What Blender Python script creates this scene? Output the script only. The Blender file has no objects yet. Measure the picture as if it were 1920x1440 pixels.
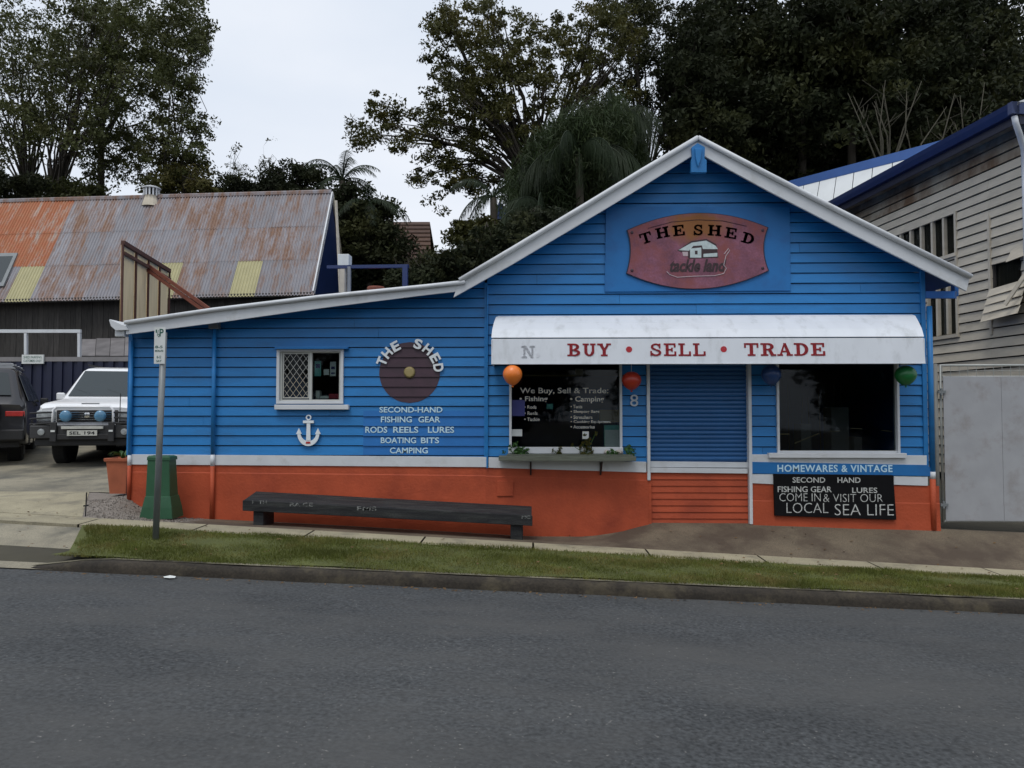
import bpy, math, random
import numpy as np
from mathutils import Vector, Matrix
R = math.radians
random.seed(7); rng = np.random.default_rng(7)
sc = bpy.context.scene
col = sc.collection

# ------------------------------------------------------------------ camera, sky, sun, exposure
F = 1390.0; CAM = Vector((0, -10.7, 1.8)); YAW = R(1.5); PITCH = math.atan(50 / F)
cam = bpy.data.objects.new('camera', bpy.data.cameras.new('camera')); col.objects.link(cam)
cam.data.lens = 36 * F / 1920; cam.data.sensor_width = 36
cam.location = CAM; cam.rotation_euler = (math.pi / 2 + PITCH, 0, YAW)
cam.data.clip_start = 0.05; cam.data.clip_end = 1500
sc.camera = cam
SUN_EL, SUN_AZ = R(64), R(200)          # direction the light comes from (azimuth from +Y, clockwise): behind the camera
w = bpy.data.worlds.new("World"); sc.world = w; w.use_nodes = True
nt = w.node_tree; nt.nodes.clear()
sky = nt.nodes.new('ShaderNodeTexSky'); sky.sky_type = 'NISHITA'; sky.sun_disc = False
sky.sun_elevation = SUN_EL; sky.sun_rotation = SUN_AZ; sky.air_density = 1.2; sky.dust_density = 4.0
hs = nt.nodes.new('ShaderNodeHueSaturation'); hs.inputs['Saturation'].default_value = 0.30
tc = nt.nodes.new('ShaderNodeTexCoord'); nz = nt.nodes.new('ShaderNodeTexNoise')
mp = nt.nodes.new('ShaderNodeMapping'); mp.inputs['Scale'].default_value = (1, 1, 2.6)
nz.inputs['Scale'].default_value = 1.6; nz.inputs['Detail'].default_value = 5
cr = nt.nodes.new('ShaderNodeValToRGB')
cr.color_ramp.elements[0].position = .3; cr.color_ramp.elements[0].color = (7.5, 8.5, 10.0, 1)
cr.color_ramp.elements[1].position = .72; cr.color_ramp.elements[1].color = (9.8, 10.3, 11.2, 1)
mx = nt.nodes.new('ShaderNodeMix'); mx.data_type = 'RGBA'; mx.inputs['Factor'].default_value = 0.85
bg = nt.nodes.new('ShaderNodeBackground'); bg.inputs['Strength'].default_value = 0.098
wo = nt.nodes.new('ShaderNodeOutputWorld')
L = nt.links.new
L(sky.outputs[0], hs.inputs['Color']); L(tc.outputs['Generated'], mp.inputs[0]); L(mp.outputs[0], nz.inputs[0])
L(nz.outputs[0], cr.inputs[0]); L(hs.outputs[0], mx.inputs[6]); L(cr.outputs[0], mx.inputs[7])
L(mx.outputs[2], bg.inputs[0]); L(bg.outputs[0], wo.inputs[0])
sun = bpy.data.objects.new('sun', bpy.data.lights.new('sun', 'SUN')); col.objects.link(sun)
sun.data.energy = 1.45; sun.data.angle = R(25); sun.data.color = (1, .975, .94)
sd = Vector((math.sin(SUN_AZ) * math.cos(SUN_EL), math.cos(SUN_AZ) * math.cos(SUN_EL), math.sin(SUN_EL)))
sun.rotation_euler = sd.to_track_quat('Z', 'Y').to_euler(); sun.location = (0, -20, 30)
sc.view_settings.view_transform = 'Standard'; sc.view_settings.look = 'None'
sc.view_settings.gamma = 1; sc.view_settings.use_curve_mapping = False
sc.view_settings.exposure = 0.0
sc.cycles.max_bounces = 6; sc.cycles.transparent_max_bounces = 12

# ------------------------------------------------------------------ measuring helpers
_r = Vector((math.cos(YAW), math.sin(YAW), 0))
_f = Vector((-math.sin(YAW) * math.cos(PITCH), math.cos(YAW) * math.cos(PITCH), math.sin(PITCH)))
_u = _r.cross(_f)
def ray(px, py): return _r * ((px - 960) / F) + _u * ((720 - py) / F) + _f
def P(px, py, Y=0.0):
    d = ray(px, py); t = (Y - CAM.y) / d.y; return CAM + d * t
def Pd(px, py, d): return CAM + ray(px, py) * d
def X(px, Y=0.0): return P(px, 770, Y).x
def Z(py, px=960, Y=0.0): return P(px, py, Y).z

# ------------------------------------------------------------------ materials
MATS = {}
def mat(name, rgb, rough=.6, var=.12, scale=6, bump=0, bscale=60, metal=0, spec=.5, obj=0.0, dirt=None, dscale=2.0, dlo=.5, dhi=.75,
        stretch=(1, 1, 1), coat=0, fine=0.0, subsurf=0, trans=0):
    if name in MATS: return MATS[name]
    m = bpy.data.materials.new(name); m.use_nodes = True; nt = m.node_tree; N = nt.nodes; L = nt.links.new
    b = N['Principled BSDF']; b.inputs['Roughness'].default_value = rough; b.inputs['Metallic'].default_value = metal
    b.inputs['Specular IOR Level'].default_value = spec
    if coat: b.inputs['Coat Weight'].default_value = coat; b.inputs['Coat Roughness'].default_value = .05
    tc = N.new('ShaderNodeTexCoord'); mp = N.new('ShaderNodeMapping'); mp.inputs['Scale'].default_value = stretch
    L(tc.outputs['Object'], mp.inputs[0])
    n1 = N.new('ShaderNodeTexNoise'); n1.inputs['Scale'].default_value = scale; n1.inputs['Detail'].default_value = 6
    L(mp.outputs[0], n1.inputs[0])
    mr = N.new('ShaderNodeMapRange'); mr.inputs[1].default_value = .25; mr.inputs[2].default_value = .75
    mr.inputs[3].default_value = 1 - var; mr.inputs[4].default_value = 1 + var
    L(n1.outputs[0], mr.inputs[0]); val = mr.outputs[0]
    def mul(a, bb):
        q = N.new('ShaderNodeMath'); q.operation = 'MULTIPLY'; L(a, q.inputs[0]); L(bb, q.inputs[1]); return q.outputs[0]
    if fine:
        n3 = N.new('ShaderNodeTexNoise'); n3.inputs['Scale'].default_value = bscale; n3.inputs['Detail'].default_value = 3
        L(tc.outputs['Object'], n3.inputs[0]); q = N.new('ShaderNodeMapRange'); q.inputs[1].default_value = .3; q.inputs[2].default_value = .7
        q.inputs[3].default_value = 1 - fine; q.inputs[4].default_value = 1 + fine; L(n3.outputs[0], q.inputs[0]); val = mul(val, q.outputs[0])
    if obj:
        oi = N.new('ShaderNodeObjectInfo'); q = N.new('ShaderNodeMapRange'); q.inputs[3].default_value = 1 - obj; q.inputs[4].default_value = 1 + obj
        L(oi.outputs['Random'], q.inputs[0]); val = mul(val, q.outputs[0])
    vm = N.new('ShaderNodeVectorMath'); vm.operation = 'SCALE'; vm.inputs[0].default_value = rgb; L(val, vm.inputs['Scale'])
    out = vm.outputs[0]
    if dirt:
        n2 = N.new('ShaderNodeTexNoise'); n2.inputs['Scale'].default_value = dscale; n2.inputs['Detail'].default_value = 8
        n2.inputs['Roughness'].default_value = .65; L(mp.outputs[0], n2.inputs[0])
        q = N.new('ShaderNodeMapRange'); q.inputs[1].default_value = dlo; q.inputs[2].default_value = dhi; L(n2.outputs[0], q.inputs[0])
        mx = N.new('ShaderNodeMix'); mx.data_type = 'RGBA'; L(q.outputs[0], mx.inputs['Factor']); L(out, mx.inputs[6])
        mx.inputs[7].default_value = (*dirt, 1); out = mx.outputs[2]
    L(out, b.inputs['Base Color'])
    if bump:
        bp = N.new('ShaderNodeBump'); bp.inputs['Strength'].default_value = bump; bp.inputs['Distance'].default_value = .01
        nb = N.new('ShaderNodeTexNoise'); nb.inputs['Scale'].default_value = bscale; nb.inputs['Detail'].default_value = 4
        L(mp.outputs[0], nb.inputs[0]); L(nb.outputs[0], bp.inputs['Height']); L(bp.outputs[0], b.inputs['Normal'])
    if trans:
        tr = N.new('ShaderNodeBsdfTranslucent'); L(out, tr.inputs[0]); ms = N.new('ShaderNodeMixShader'); ms.inputs[0].default_value = trans
        o = N['Material Output']; L(b.outputs[0], ms.inputs[1]); L(tr.outputs[0], ms.inputs[2]); L(ms.outputs[0], o.inputs[0])
    MATS[name] = m; return m

BLUE = mat('blue_paint', (.018, .172, .44), .45, .12, 3, .2, 40, obj=.08, spec=.35, dirt=(.024, .125, .30), dscale=1.6, dlo=.52, dhi=.8, stretch=(.6, 1, 2))
BLUE_D = mat('darker_blue_paint', (.012, .095, .32), .5, .12, 3, .1, 40, spec=.35)
BLUE_P = mat('panel_blue_paint', (.014, .135, .40), .5, .1, 3, .1, 40, spec=.35)
BLUE_SIGN = mat('sign_backing_blue_paint', (.016, .148, .40), .5, .08, 2, spec=.35, dirt=(.02, .11, .31), dscale=2.5, dlo=.5, dhi=.75)
BLUE_SH = mat('shutter_blue_paint', (.013, .095, .265), .45, .08, 3, obj=.07)
WHITE = mat('white_paint', (.58, .60, .62), .5, .06, 4, .1, 40, dirt=(.42, .42, .40), dscale=3.5, dlo=.56, dhi=.85)
WHITE_A = mat('awning_white_paint', (.64, .67, .71), .5, .05, 2.5, dirt=(.43, .45, .46), dscale=3.0, dlo=.52, dhi=.8, stretch=(1.6, 1, .7))
CREAM = mat('aluminium_frame', (.48, .49, .46), .4, .05, 4)
ORANGE = mat('orange_paint', (.40, .072, .028), .65, .14, 2.2, .5, 25, spec=.3, dirt=(.24, .040, .018), dscale=1.4, dlo=.48, dhi=.78, obj=.04)
ASPH = mat('road_asphalt', (.062, .067, .070), .85, .16, 1.1, .7, 55, fine=.30, dirt=(.074, .076, .074), dscale=.6, dlo=.45, dhi=.7)
PATHA = mat('path_asphalt', (.125, .098, .066), .9, .25, 1.6, .5, 80, fine=.3, dirt=(.070, .050, .034), dscale=1.1, dlo=.45, dhi=.62)
CONC = mat('concrete', (.31, .275, .185), .85, .18, 2, .4, 70, fine=.2, obj=.1, dirt=(.15, .135, .1), dscale=2.6, dlo=.5, dhi=.75)
CONC_Y = mat('worn_concrete', (.25, .225, .165), .85, .2, 1.2, .4, 70, fine=.2, dirt=(.105, .10, .08), dscale=.9, dlo=.45, dhi=.62)
def road_mat():
    m = mat('road_asphalt_worn', (.050, .053, .055), .88, .22, 1.1, .9, 34, fine=.5, spec=.35, dirt=(.072, .072, .070), dscale=.8, dlo=.42, dhi=.68, stretch=(.45, 1, 1))
    nt = m.node_tree; N = nt.nodes; L = nt.links.new; b = N['Principled BSDF']; src = b.inputs['Base Color'].links[0].from_socket
    g = N.new('ShaderNodeNewGeometry'); nn = N.new('ShaderNodeTexNoise'); nn.inputs['Scale'].default_value = 1.6; nn.inputs['Detail'].default_value = 6; L(g.outputs['Position'], nn.inputs[0])
    mx0 = N.new('ShaderNodeMix'); mx0.data_type = 'RGBA'; mx0.inputs['Factor'].default_value = .35; L(g.outputs['Position'], mx0.inputs[6]); L(nn.outputs['Color'], mx0.inputs[7])
    def layer(scale, lo, hi, colr, mlo, mhi, feature='DISTANCE_TO_EDGE', ms=.3):
        global _
        nonlocal src
        v = N.new('ShaderNodeTexVoronoi'); v.feature = feature; v.inputs['Scale'].default_value = scale; L(mx0.outputs[2], v.inputs[0])
        q = N.new('ShaderNodeMapRange'); q.inputs[1].default_value = lo; q.inputs[2].default_value = hi; L(v.outputs['Distance'], q.inputs[0])
        k = N.new('ShaderNodeTexNoise'); k.inputs['Scale'].default_value = ms; k.inputs['Detail'].default_value = 3; L(g.outputs['Position'], k.inputs[0])
        kq = N.new('ShaderNodeMapRange'); kq.inputs[1].default_value = mlo; kq.inputs[2].default_value = mhi; L(k.outputs[0], kq.inputs[0])
        mu = N.new('ShaderNodeMath'); mu.operation = 'MULTIPLY'; L(q.outputs[0], mu.inputs[0]); L(kq.outputs[0], mu.inputs[1])
        x = N.new('ShaderNodeMix'); x.data_type = 'RGBA'; L(mu.outputs[0], x.inputs['Factor']); L(src, x.inputs[6]); x.inputs[7].default_value = (*colr, 1); src = x.outputs[2]
    layer(.42, .010, .002, (.016, .016, .017), .50, .60)
    layer(26, .16, .05, (.17, .165, .155), .30, .6, 'F1', 2.2)
    layer(9, .05, .01, (.02, .02, .021), .5, .7, 'F1', .8)
    L(src, b.inputs['Base Color']); return m
ROADM = road_mat()
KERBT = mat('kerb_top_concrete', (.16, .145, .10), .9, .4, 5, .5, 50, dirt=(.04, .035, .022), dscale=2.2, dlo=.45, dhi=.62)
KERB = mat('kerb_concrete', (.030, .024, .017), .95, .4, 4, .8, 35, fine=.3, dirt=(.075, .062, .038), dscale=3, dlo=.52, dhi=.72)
GRASSB = mat('grass_soil', (.075, .085, .02), .95, .3, 4, .5, 50)
GRASS = mat('grass_blade', (.118, .135, .028), .7, .42, 1.6, dirt=(.21, .165, .06), dscale=1.5, dlo=.46, dhi=.72, spec=.2, trans=.25)
GRAVEL = mat('gravel', (.20, .175, .15), .9, .4, 60, .4, 90)
SOIL = mat('hill_soil', (.05, .045, .03), .95, .3, 1)
TIMB = mat('bench_timber', (.016, .017, .019), .7, .4, 3, .7, 30, spec=.3, stretch=(1, 8, 8), dirt=(.045, .048, .045), dscale=2, dlo=.45, dhi=.7, obj=.15)
GALV = mat('galvanised', (.19, .205, .21), .5, .1, 8, metal=.3)
GREEN = mat('green_plastic', (.016, .078, .034), .5, .15, 5, dirt=(.035, .085, .05), dscale=5, dlo=.55, dhi=.8)
TERRA = mat('terracotta', (.36, .10, .045), .8, .18, 5, .2)
BLACKB = mat('black_board', (.005, .005, .006), .8, .3, 6, spec=.15)
CHALK = mat('chalk_white', (.50, .51, .49), .9, .35, 25, dirt=(.10, .10, .10), dscale=35, dlo=.52, dhi=.68)
CHALKD = mat('faint_chalk', (.24, .25, .24), .9, .4, 25, dirt=(.03, .03, .03), dscale=30, dlo=.42, dhi=.58)
LETW = mat('white_lettering', (.50, .70, .80), .6, .12, 20, dirt=(.18, .38, .55), dscale=26, dlo=.60, dhi=.80)
LETW2 = mat('white_letter_board', (.74, .78, .80), .5, .05, 5)
RED = mat('red_lettering', (.42, .018, .028), .5, .1, 12, dirt=(.46, .14, .16), dscale=22, dlo=.58, dhi=.75)
FAINT = mat('faded_lettering', (.60, .62, .66), .6, .05, 12)
NAVY = mat('navy_metal', (.006, .009, .032), .5, .15, 3)
NAVYG = mat('navy_gutter', (.014, .030, .105), .35, .12, 3)
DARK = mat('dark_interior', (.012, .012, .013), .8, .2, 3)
DARKT = mat('weathered_dark_timber', (.042, .038, .034), .9, .35, 4, .5, 30, stretch=(5, 5, .6), obj=.3, dirt=(.09, .082, .075), dscale=5, dlo=.55, dhi=.8)
GREYB = mat('weathered_grey_paint', (.51, .455, .36), .75, .12, 4, .2, 40, obj=.08, dirt=(.26, .23, .18), dscale=1.6, dlo=.56, dhi=.85, stretch=(.6, .6, 2))
GREYRUST = mat('stained_grey_paint', (.36, .32, .245), .8, .15, 2, .2, 40, obj=.1, dirt=(.15, .09, .05), dscale=1.1, dlo=.42, dhi=.62, stretch=(1, 1, .6))
MAROON = mat('maroon_paint', (.040, .014, .026), .5, .25, 6)
BRASS = mat('brass', (.30, .24, .10), .5, .2, 8)
PLY = mat('plywood', (.80, .61, .33), .7, .12, 3, obj=.07, stretch=(3, 3, .5), dirt=(.6, .42, .2), dscale=2, dlo=.5, dhi=.8)
BROWN = mat('brown_frame', (.09, .035, .022), .7, .2, 5)
RUSTB = mat('rusty_steel', (.17, .05, .028), .8, .25, 8)
TYRE = mat('tyre_rubber', (.012, .012, .012), .85, .1, 10)
RIM = mat('alloy_rim', (.35, .36, .37), .35, .05, 5, metal=.8)
CHROME = mat('chrome', (.6, .6, .6), .15, .02, 5, metal=1)
CARW = mat('white_car_paint', (.78, .79, .80), .3, .02, 2, coat=.5)
CARD = mat('dark_grey_car_paint', (.012, .012, .016), .3, .05, 2, coat=.8)
CARB = mat('blue_car_paint', (.015, .04, .22), .3, .05, 2, coat=.8)
BLKP = mat('black_plastic', (.016, .016, .017), .6, .1, 5)
CARG = mat('car_glass', (.02, .03, .033), .08, .05, 2, spec=.7)
LAMPG = mat('headlamp_lens', (.30, .32, .32), .12, .4, 18, spec=.8)
SPOTG = mat('blue_spotlight_cover', (.08, .22, .36), .2, .2, 12, spec=.8)
REDL = mat('red_tail_lens', (.40, .025, .02), .2, .2, 10, spec=.8)
PLATE = mat('number_plate', (.50, .50, .45), .5, .1, 20)
GATE = mat('gate_sheet', (.33, .335, .35), .5, .08, 3, .6, 3, dirt=(.22, .19, .17), dscale=2.4, dlo=.52, dhi=.8)
WIRE = mat('gate_wire', (.36, .37, .35), .5, .1, 5, metal=.4)
ROOFW = mat('white_roof_sheet', (.62, .64, .64), .5, .06, 2)
TILE = mat('red_brown_roof_tile', (.065, .034, .022), .85, .3, 6, obj=.3)
TRANSL = mat('cream_translucent_sheet', (.36, .33, .17), .5, .1, 3, obj=.08)
PAPER = mat('white_paper', (.62, .64, .62), .7, .08, 8)
TEAL = mat('teal_paper', (.13, .42, .40), .6, .25, 8)
CARDB = mat('cardboard', (.20, .15, .08), .8, .15, 6)
STICK = mat('blue_sticker', (.03, .035, .17), .5, .1, 6)
REDP = mat('red_paper', (.35, .03, .05), .6, .2, 8)
STONE = mat('pale_stone', (.42, .38, .34), .8, .2, 12)
SHELF = mat('mossy_shelf_timber', (.10, .11, .085), .8, .25, 6, .3, 40, stretch=(1, 6, 6))
LEAF1 = mat('gum_leaf', (.052, .060, .017), .6, .5, .5, spec=.25, trans=.25, dirt=(.085, .078, .026), dscale=.45, dlo=.52, dhi=.72)
LEAF2 = mat('broad_leaf', (.054, .056, .012), .6, .5, .5, spec=.25, trans=.25, dirt=(.082, .068, .016), dscale=.5, dlo=.5, dhi=.68)
LEAF3 = mat('dark_forest_leaf', (.020, .025, .011), .7, .55, .4, spec=.15, trans=.2, dirt=(.048, .050, .015), dscale=.3, dlo=.48, dhi=.68)
LEAF4 = mat('palm_leaf', (.016, .027, .010), .6, .5, .8, spec=.25, trans=.2)
LEAF5 = mat('pot_plant_leaf', (.05, .12, .03), .5, .4, 8, spec=.3, trans=.2)
FEATH = mat('feathery_leaf', (.024, .038, .012), .6, .5, .7, spec=.2, trans=.2, dirt=(.042, .052, .016), dscale=.6, dlo=.5, dhi=.7)
LITTER = mat('fallen_leaf', (.13, .075, .03), .9, .5, 3)
BARK = mat('bark', (.036, .029, .020), .9, .3, 3, .4, 20, stretch=(3, 3, .5))
BARKL = mat('pale_dead_wood', (.055, .050, .034), .9, .3, 3)

def rust_mat(name, base, rust, lo, hi, rust2):
    m = mat(name, base, .6, .14, 1.5, obj=.16, metal=.15); nt = m.node_tree; N = nt.nodes; L = nt.links.new
    b = N['Principled BSDF']; src = b.inputs['Base Color'].links[0].from_socket
    tc = N.new('ShaderNodeNewGeometry'); oi = N.new('ShaderNodeObjectInfo')
    n = N.new('ShaderNodeTexNoise'); n.inputs['Scale'].default_value = 1.7; n.inputs['Detail'].default_value = 10; n.inputs['Roughness'].default_value = .8
    mp = N.new('ShaderNodeMapping'); mp.inputs['Scale'].default_value = (1.9, .4, .42); L(tc.outputs['Position'], mp.inputs[0]); L(mp.outputs[0], n.inputs[0])
    ad = N.new('ShaderNodeMath'); ad.operation = 'MULTIPLY_ADD'; ad.inputs[1].default_value = .11; L(oi.outputs['Random'], ad.inputs[0]); L(n.outputs[0], ad.inputs[2])
    q = N.new('ShaderNodeMapRange'); q.inputs[1].default_value = lo; q.inputs[2].default_value = hi; L(ad.outputs[0], q.inputs[0])
    n2 = N.new('ShaderNodeTexNoise'); n2.inputs['Scale'].default_value = 7; n2.inputs['Detail'].default_value = 6; L(tc.outputs['Position'], n2.inputs[0])
    mr = N.new('ShaderNodeMix'); mr.data_type = 'RGBA'; mr.inputs[6].default_value = (*rust, 1); mr.inputs[7].default_value = (*rust2, 1); L(n2.outputs[0], mr.inputs['Factor'])
    mx = N.new('ShaderNodeMix'); mx.data_type = 'RGBA'; L(q.outputs[0], mx.inputs['Factor']); L(src, mx.inputs[6]); L(mr.outputs[2], mx.inputs[7])
    L(mx.outputs[2], b.inputs['Base Color']); return m
IRON = rust_mat('rusting_corrugated_iron', (.245, .24, .26), (.15, .065, .035), .50, .66, (.24, .15, .10))
IRONR = rust_mat('heavily_rusted_iron', (.36, .31, .27), (.33, .07, .02), .42, .56, (.30, .14, .06))

def glass_mat():
    m = bpy.data.materials.new('window_glass'); m.use_nodes = True; N = m.node_tree.nodes; L = m.node_tree.links.new
    N.clear(); t = N.new('ShaderNodeBsdfTransparent'); t.inputs[0].default_value = (.62, .66, .66, 1); g = N.new('ShaderNodeBsdfGlossy'); g.inputs['Roughness'].default_value = .03
    ms = N.new('ShaderNodeMixShader'); ms.inputs[0].default_value = .018; o = N.new('ShaderNodeOutputMaterial')
    L(t.outputs[0], ms.inputs[1]); L(g.outputs[0], ms.inputs[2]); L(ms.outputs[0], o.inputs[0]); return m
GLASS = glass_mat()

# ------------------------------------------------------------------ mesh and object helpers
WLOC = {}
class MB:
    def __init__(s): s.v = []; s.f = []
    def add(s, vs, fs):
        n = len(s.v); s.v += [tuple(v) for v in vs]; s.f += [tuple(i + n for i in f) for f in fs]; return s
    def box(s, x0, x1, y0, y1, z0, z1):
        return s.hexa([(x0, y0, z0), (x1, y0, z0), (x1, y1, z0), (x0, y1, z0), (x0, y0, z1), (x1, y0, z1), (x1, y1, z1), (x0, y1, z1)])
    def hexa(s, c): return s.add(c, [(3, 2, 1, 0), (4, 5, 6, 7), (0, 1, 5, 4), (1, 2, 6, 5), (2, 3, 7, 6), (3, 0, 4, 7)])
    def prism(s, poly, y0, y1):     # poly: (x,z) list, extruded along y
        n = len(poly); vs = [(x, y0, z) for x, z in poly] + [(x, y1, z) for x, z in poly]
        a = sum(poly[i][0] * poly[(i + 1) % n][1] - poly[(i + 1) % n][0] * poly[i][1] for i in range(n))
        fs = [tuple(range(n)), tuple(range(2 * n - 1, n - 1, -1))] + [(i, i + n, (i + 1) % n + n, (i + 1) % n) for i in range(n)]
        if a < 0: fs = [tuple(reversed(f)) for f in fs]
        return s.add(vs, fs)
    def slab(s, pts, off):          # planar polygon pts thickened by vector off
        n = len(pts); pts = [Vector(p) for p in pts]; off = Vector(off)
        return s.add(pts + [p + off for p in pts], [tuple(range(n)), tuple(range(2 * n - 1, n - 1, -1))] + [(i, i + n, (i + 1) % n + n, (i + 1) % n) for i in range(n)])
    def beam(s, a, b, w, h, up=(0, 0, 1)):
        a = Vector(a); b = Vector(b); d = (b - a).normalized(); sd = d.cross(Vector(up))
        if sd.length < 1e-4: sd = Vector((1, 0, 0))
        sd.normalize(); u = sd.cross(d); c = []
        for p in (a, b):
            for i, j in ((-1, -1), (1, -1), (1, 1), (-1, 1)): c.append(p + sd * i * w / 2 + u * j * h / 2)
        return s.add(c, [(0, 1, 2, 3), (7, 6, 5, 4), (0, 4, 5, 1), (1, 5, 6, 2), (2, 6, 7, 3), (3, 7, 4, 0)])
    def tube(s, pts, rad, n=8, caps=True):
        pts = [Vector(p) for p in pts]; k = len(pts); rad = rad if hasattr(rad, '__len__') else [rad] * k
        ref = None; vs = []
        for i, p in enumerate(pts):
            t = (pts[min(i + 1, k - 1)] - pts[max(i - 1, 0)]).normalized()
            if ref is None: ref = t.cross(Vector((0, 1, 0)) if abs(t.y) < .9 else Vector((1, 0, 0))).normalized()
            a = (ref - t * ref.dot(t)).normalized(); b = t.cross(a); ref = a
            for j in range(n):
                q = 2 * math.pi * j / n; vs.append(p + (a * math.cos(q) + b * math.sin(q)) * rad[i])
        fs = [(i * n + j, i * n + (j + 1) % n, (i + 1) * n + (j + 1) % n, (i + 1) * n + j) for i in range(k - 1) for j in range(n)]
        if caps: fs += [tuple(range(n - 1, -1, -1)), tuple(range((k - 1) * n, k * n))]
        return s.add(vs, fs)
    def lathe(s, c, prof, n=20, axis='z', caps=True):     # prof: (r, h)
        vs = []
        for r, h in prof:
            for j in range(n):
                q = 2 * math.pi * j / n; a, b = r * math.cos(q), r * math.sin(q)
                vs.append({'z': (c[0] + a, c[1] + b, c[2] + h), 'y': (c[0] + a, c[1] + h, c[2] + b), 'x': (c[0] + h, c[1] + a, c[2] + b)}[axis])
        fs = [(i * n + j, i * n + (j + 1) % n, (i + 1) * n + (j + 1) % n, (i + 1) * n + j) for i in range(len(prof) - 1) for j in range(n)]
        if caps: fs += [tuple(range(n - 1, -1, -1)), tuple(range((len(prof) - 1) * n, len(prof) * n))]
        return s.add(vs, fs)
    def build(s, name, m, parent=None, local=False, smooth=False, bevel=0, kind=None, label=None):
        me = bpy.data.meshes.new(name); me.from_pydata(s.v, [], s.f); me.update()
        if m: me.materials.append(m)
        o = link(me, name, parent, local, smooth, bevel, kind, label); return o
def link(me, name, parent=None, local=False, smooth=False, bevel=0, kind=None, label=None):
    o = bpy.data.objects.new(name, me); col.objects.link(o)
    if smooth: me.polygons.foreach_set('use_smooth', [True] * len(me.polygons))
    if parent:
        o.parent = parent
        if not local: o.matrix_parent_inverse = WLOC.get(parent.name, Matrix()).inverted()
    if bevel:
        b = o.modifiers.new('bevel', 'BEVEL'); b.width = bevel; b.segments = 2; b.limit_method = 'ANGLE'; b.angle_limit = R(40)
    if kind: o['kind'] = kind
    if label: o['label'] = label
    return o
def thing(name, label, cat, loc=(0, 0, 0), rz=0, group=None):
    o = bpy.data.objects.new(name, None); col.objects.link(o); o.empty_display_size = .2
    o.location = loc; o.rotation_euler = (0, 0, rz); o['label'] = label; o['category'] = cat
    if group: o['group'] = group
    WLOC[o.name] = Matrix.Translation(loc) @ Matrix.Rotation(rz, 4, 'Z'); return o
def tag(o, label, cat, group=None):
    o['label'] = label; o['category'] = cat
    if group: o['group'] = group
    return o
def fit_text(body, x0, x1, z0, z1, Y, m, name='lettering', parent=None, bold=.0, shear=0, th=.003, mapf=None, label=None, sx=1):
    c = bpy.data.curves.new('txt', 'FONT'); c.body = body; c.extrude = .5; c.offset = bold; c.shear = shear; c.resolution_u = 3
    c.space_character = sx
    o = bpy.data.objects.new('txt', c); col.objects.link(o)
    me = bpy.data.meshes.new_from_object(o.evaluated_get(bpy.context.evaluated_depsgraph_get()))
    bpy.data.objects.remove(o); bpy.data.curves.remove(c)
    n = len(me.vertices); a = np.empty(n * 3); me.vertices.foreach_get('co', a); a = a.reshape(-1, 3)
    mn, mxx = a.min(0), a.max(0); u = (a[:, 0] - mn[0]) / (mxx[0] - mn[0]); v = (a[:, 1] - mn[1]) / (mxx[1] - mn[1])
    h = np.where(a[:, 2] > 0, th, 0)
    b = np.stack([x0 + u * (x1 - x0), Y - h, z0 + v * (z1 - z0)], 1)
    if mapf: b = np.array([mapf(*p) for p in b])
    me.vertices.foreach_set('co', b.reshape(-1)); me.materials.clear(); me.materials.append(m); me.name = name; me.update()
    return link(me, name, parent, label=label)
def leaves(name, cs, rs, per, size, m, parent=None, kind=None, flat=0.0, aspect=.5, seed=1, droop=0):
    """clusters of small leaf faces: cs centres, rs radii"""
    g = np.random.default_rng(seed); cs = np.asarray(cs, float); rs = np.asarray(rs, float).reshape(len(cs), -1)
    n = len(cs) * per; c = np.repeat(cs, per, 0); r = np.repeat(rs, per, 0)
    d = g.normal(size=(n, 3)); d /= np.linalg.norm(d, axis=1)[:, None]; d *= (g.random((n, 1)) ** .45)
    p = c + d * r; p[:, 2] -= droop * g.random(n)
    a = g.normal(size=(n, 3)); a[:, 2] *= 1 - flat
    if droop: a[:, 2] -= 1.2
    a /= np.linalg.norm(a, axis=1)[:, None]
    b = np.cross(a, g.normal(size=(n, 3))); b /= np.linalg.norm(b, axis=1)[:, None]
    s = size * (.6 + .8 * g.random((n, 1))); a *= s; b *= s * aspect
    vs = np.stack([p - a, p + b * .9, p + a, p - b * .9], 1).reshape(-1, 3)
    return quads(name, vs, m, parent, kind)
def quads(name, vs, m, parent=None, kind=None, k=4):
    n = len(vs) // k; me = bpy.data.meshes.new(name); me.vertices.add(n * k); me.vertices.foreach_set('co', vs.astype(np.float32).reshape(-1))
    me.loops.add(n * k); me.loops.foreach_set('vertex_index', np.arange(n * k, dtype=np.int32))
    me.polygons.add(n); me.polygons.foreach_set('loop_start', np.arange(0, n * k, k, dtype=np.int32)); me.polygons.foreach_set('loop_total', np.full(n, k, dtype=np.int32))
    me.update(calc_edges=True); me.materials.append(m)
    return link(me, name, parent, kind=kind)
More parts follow.
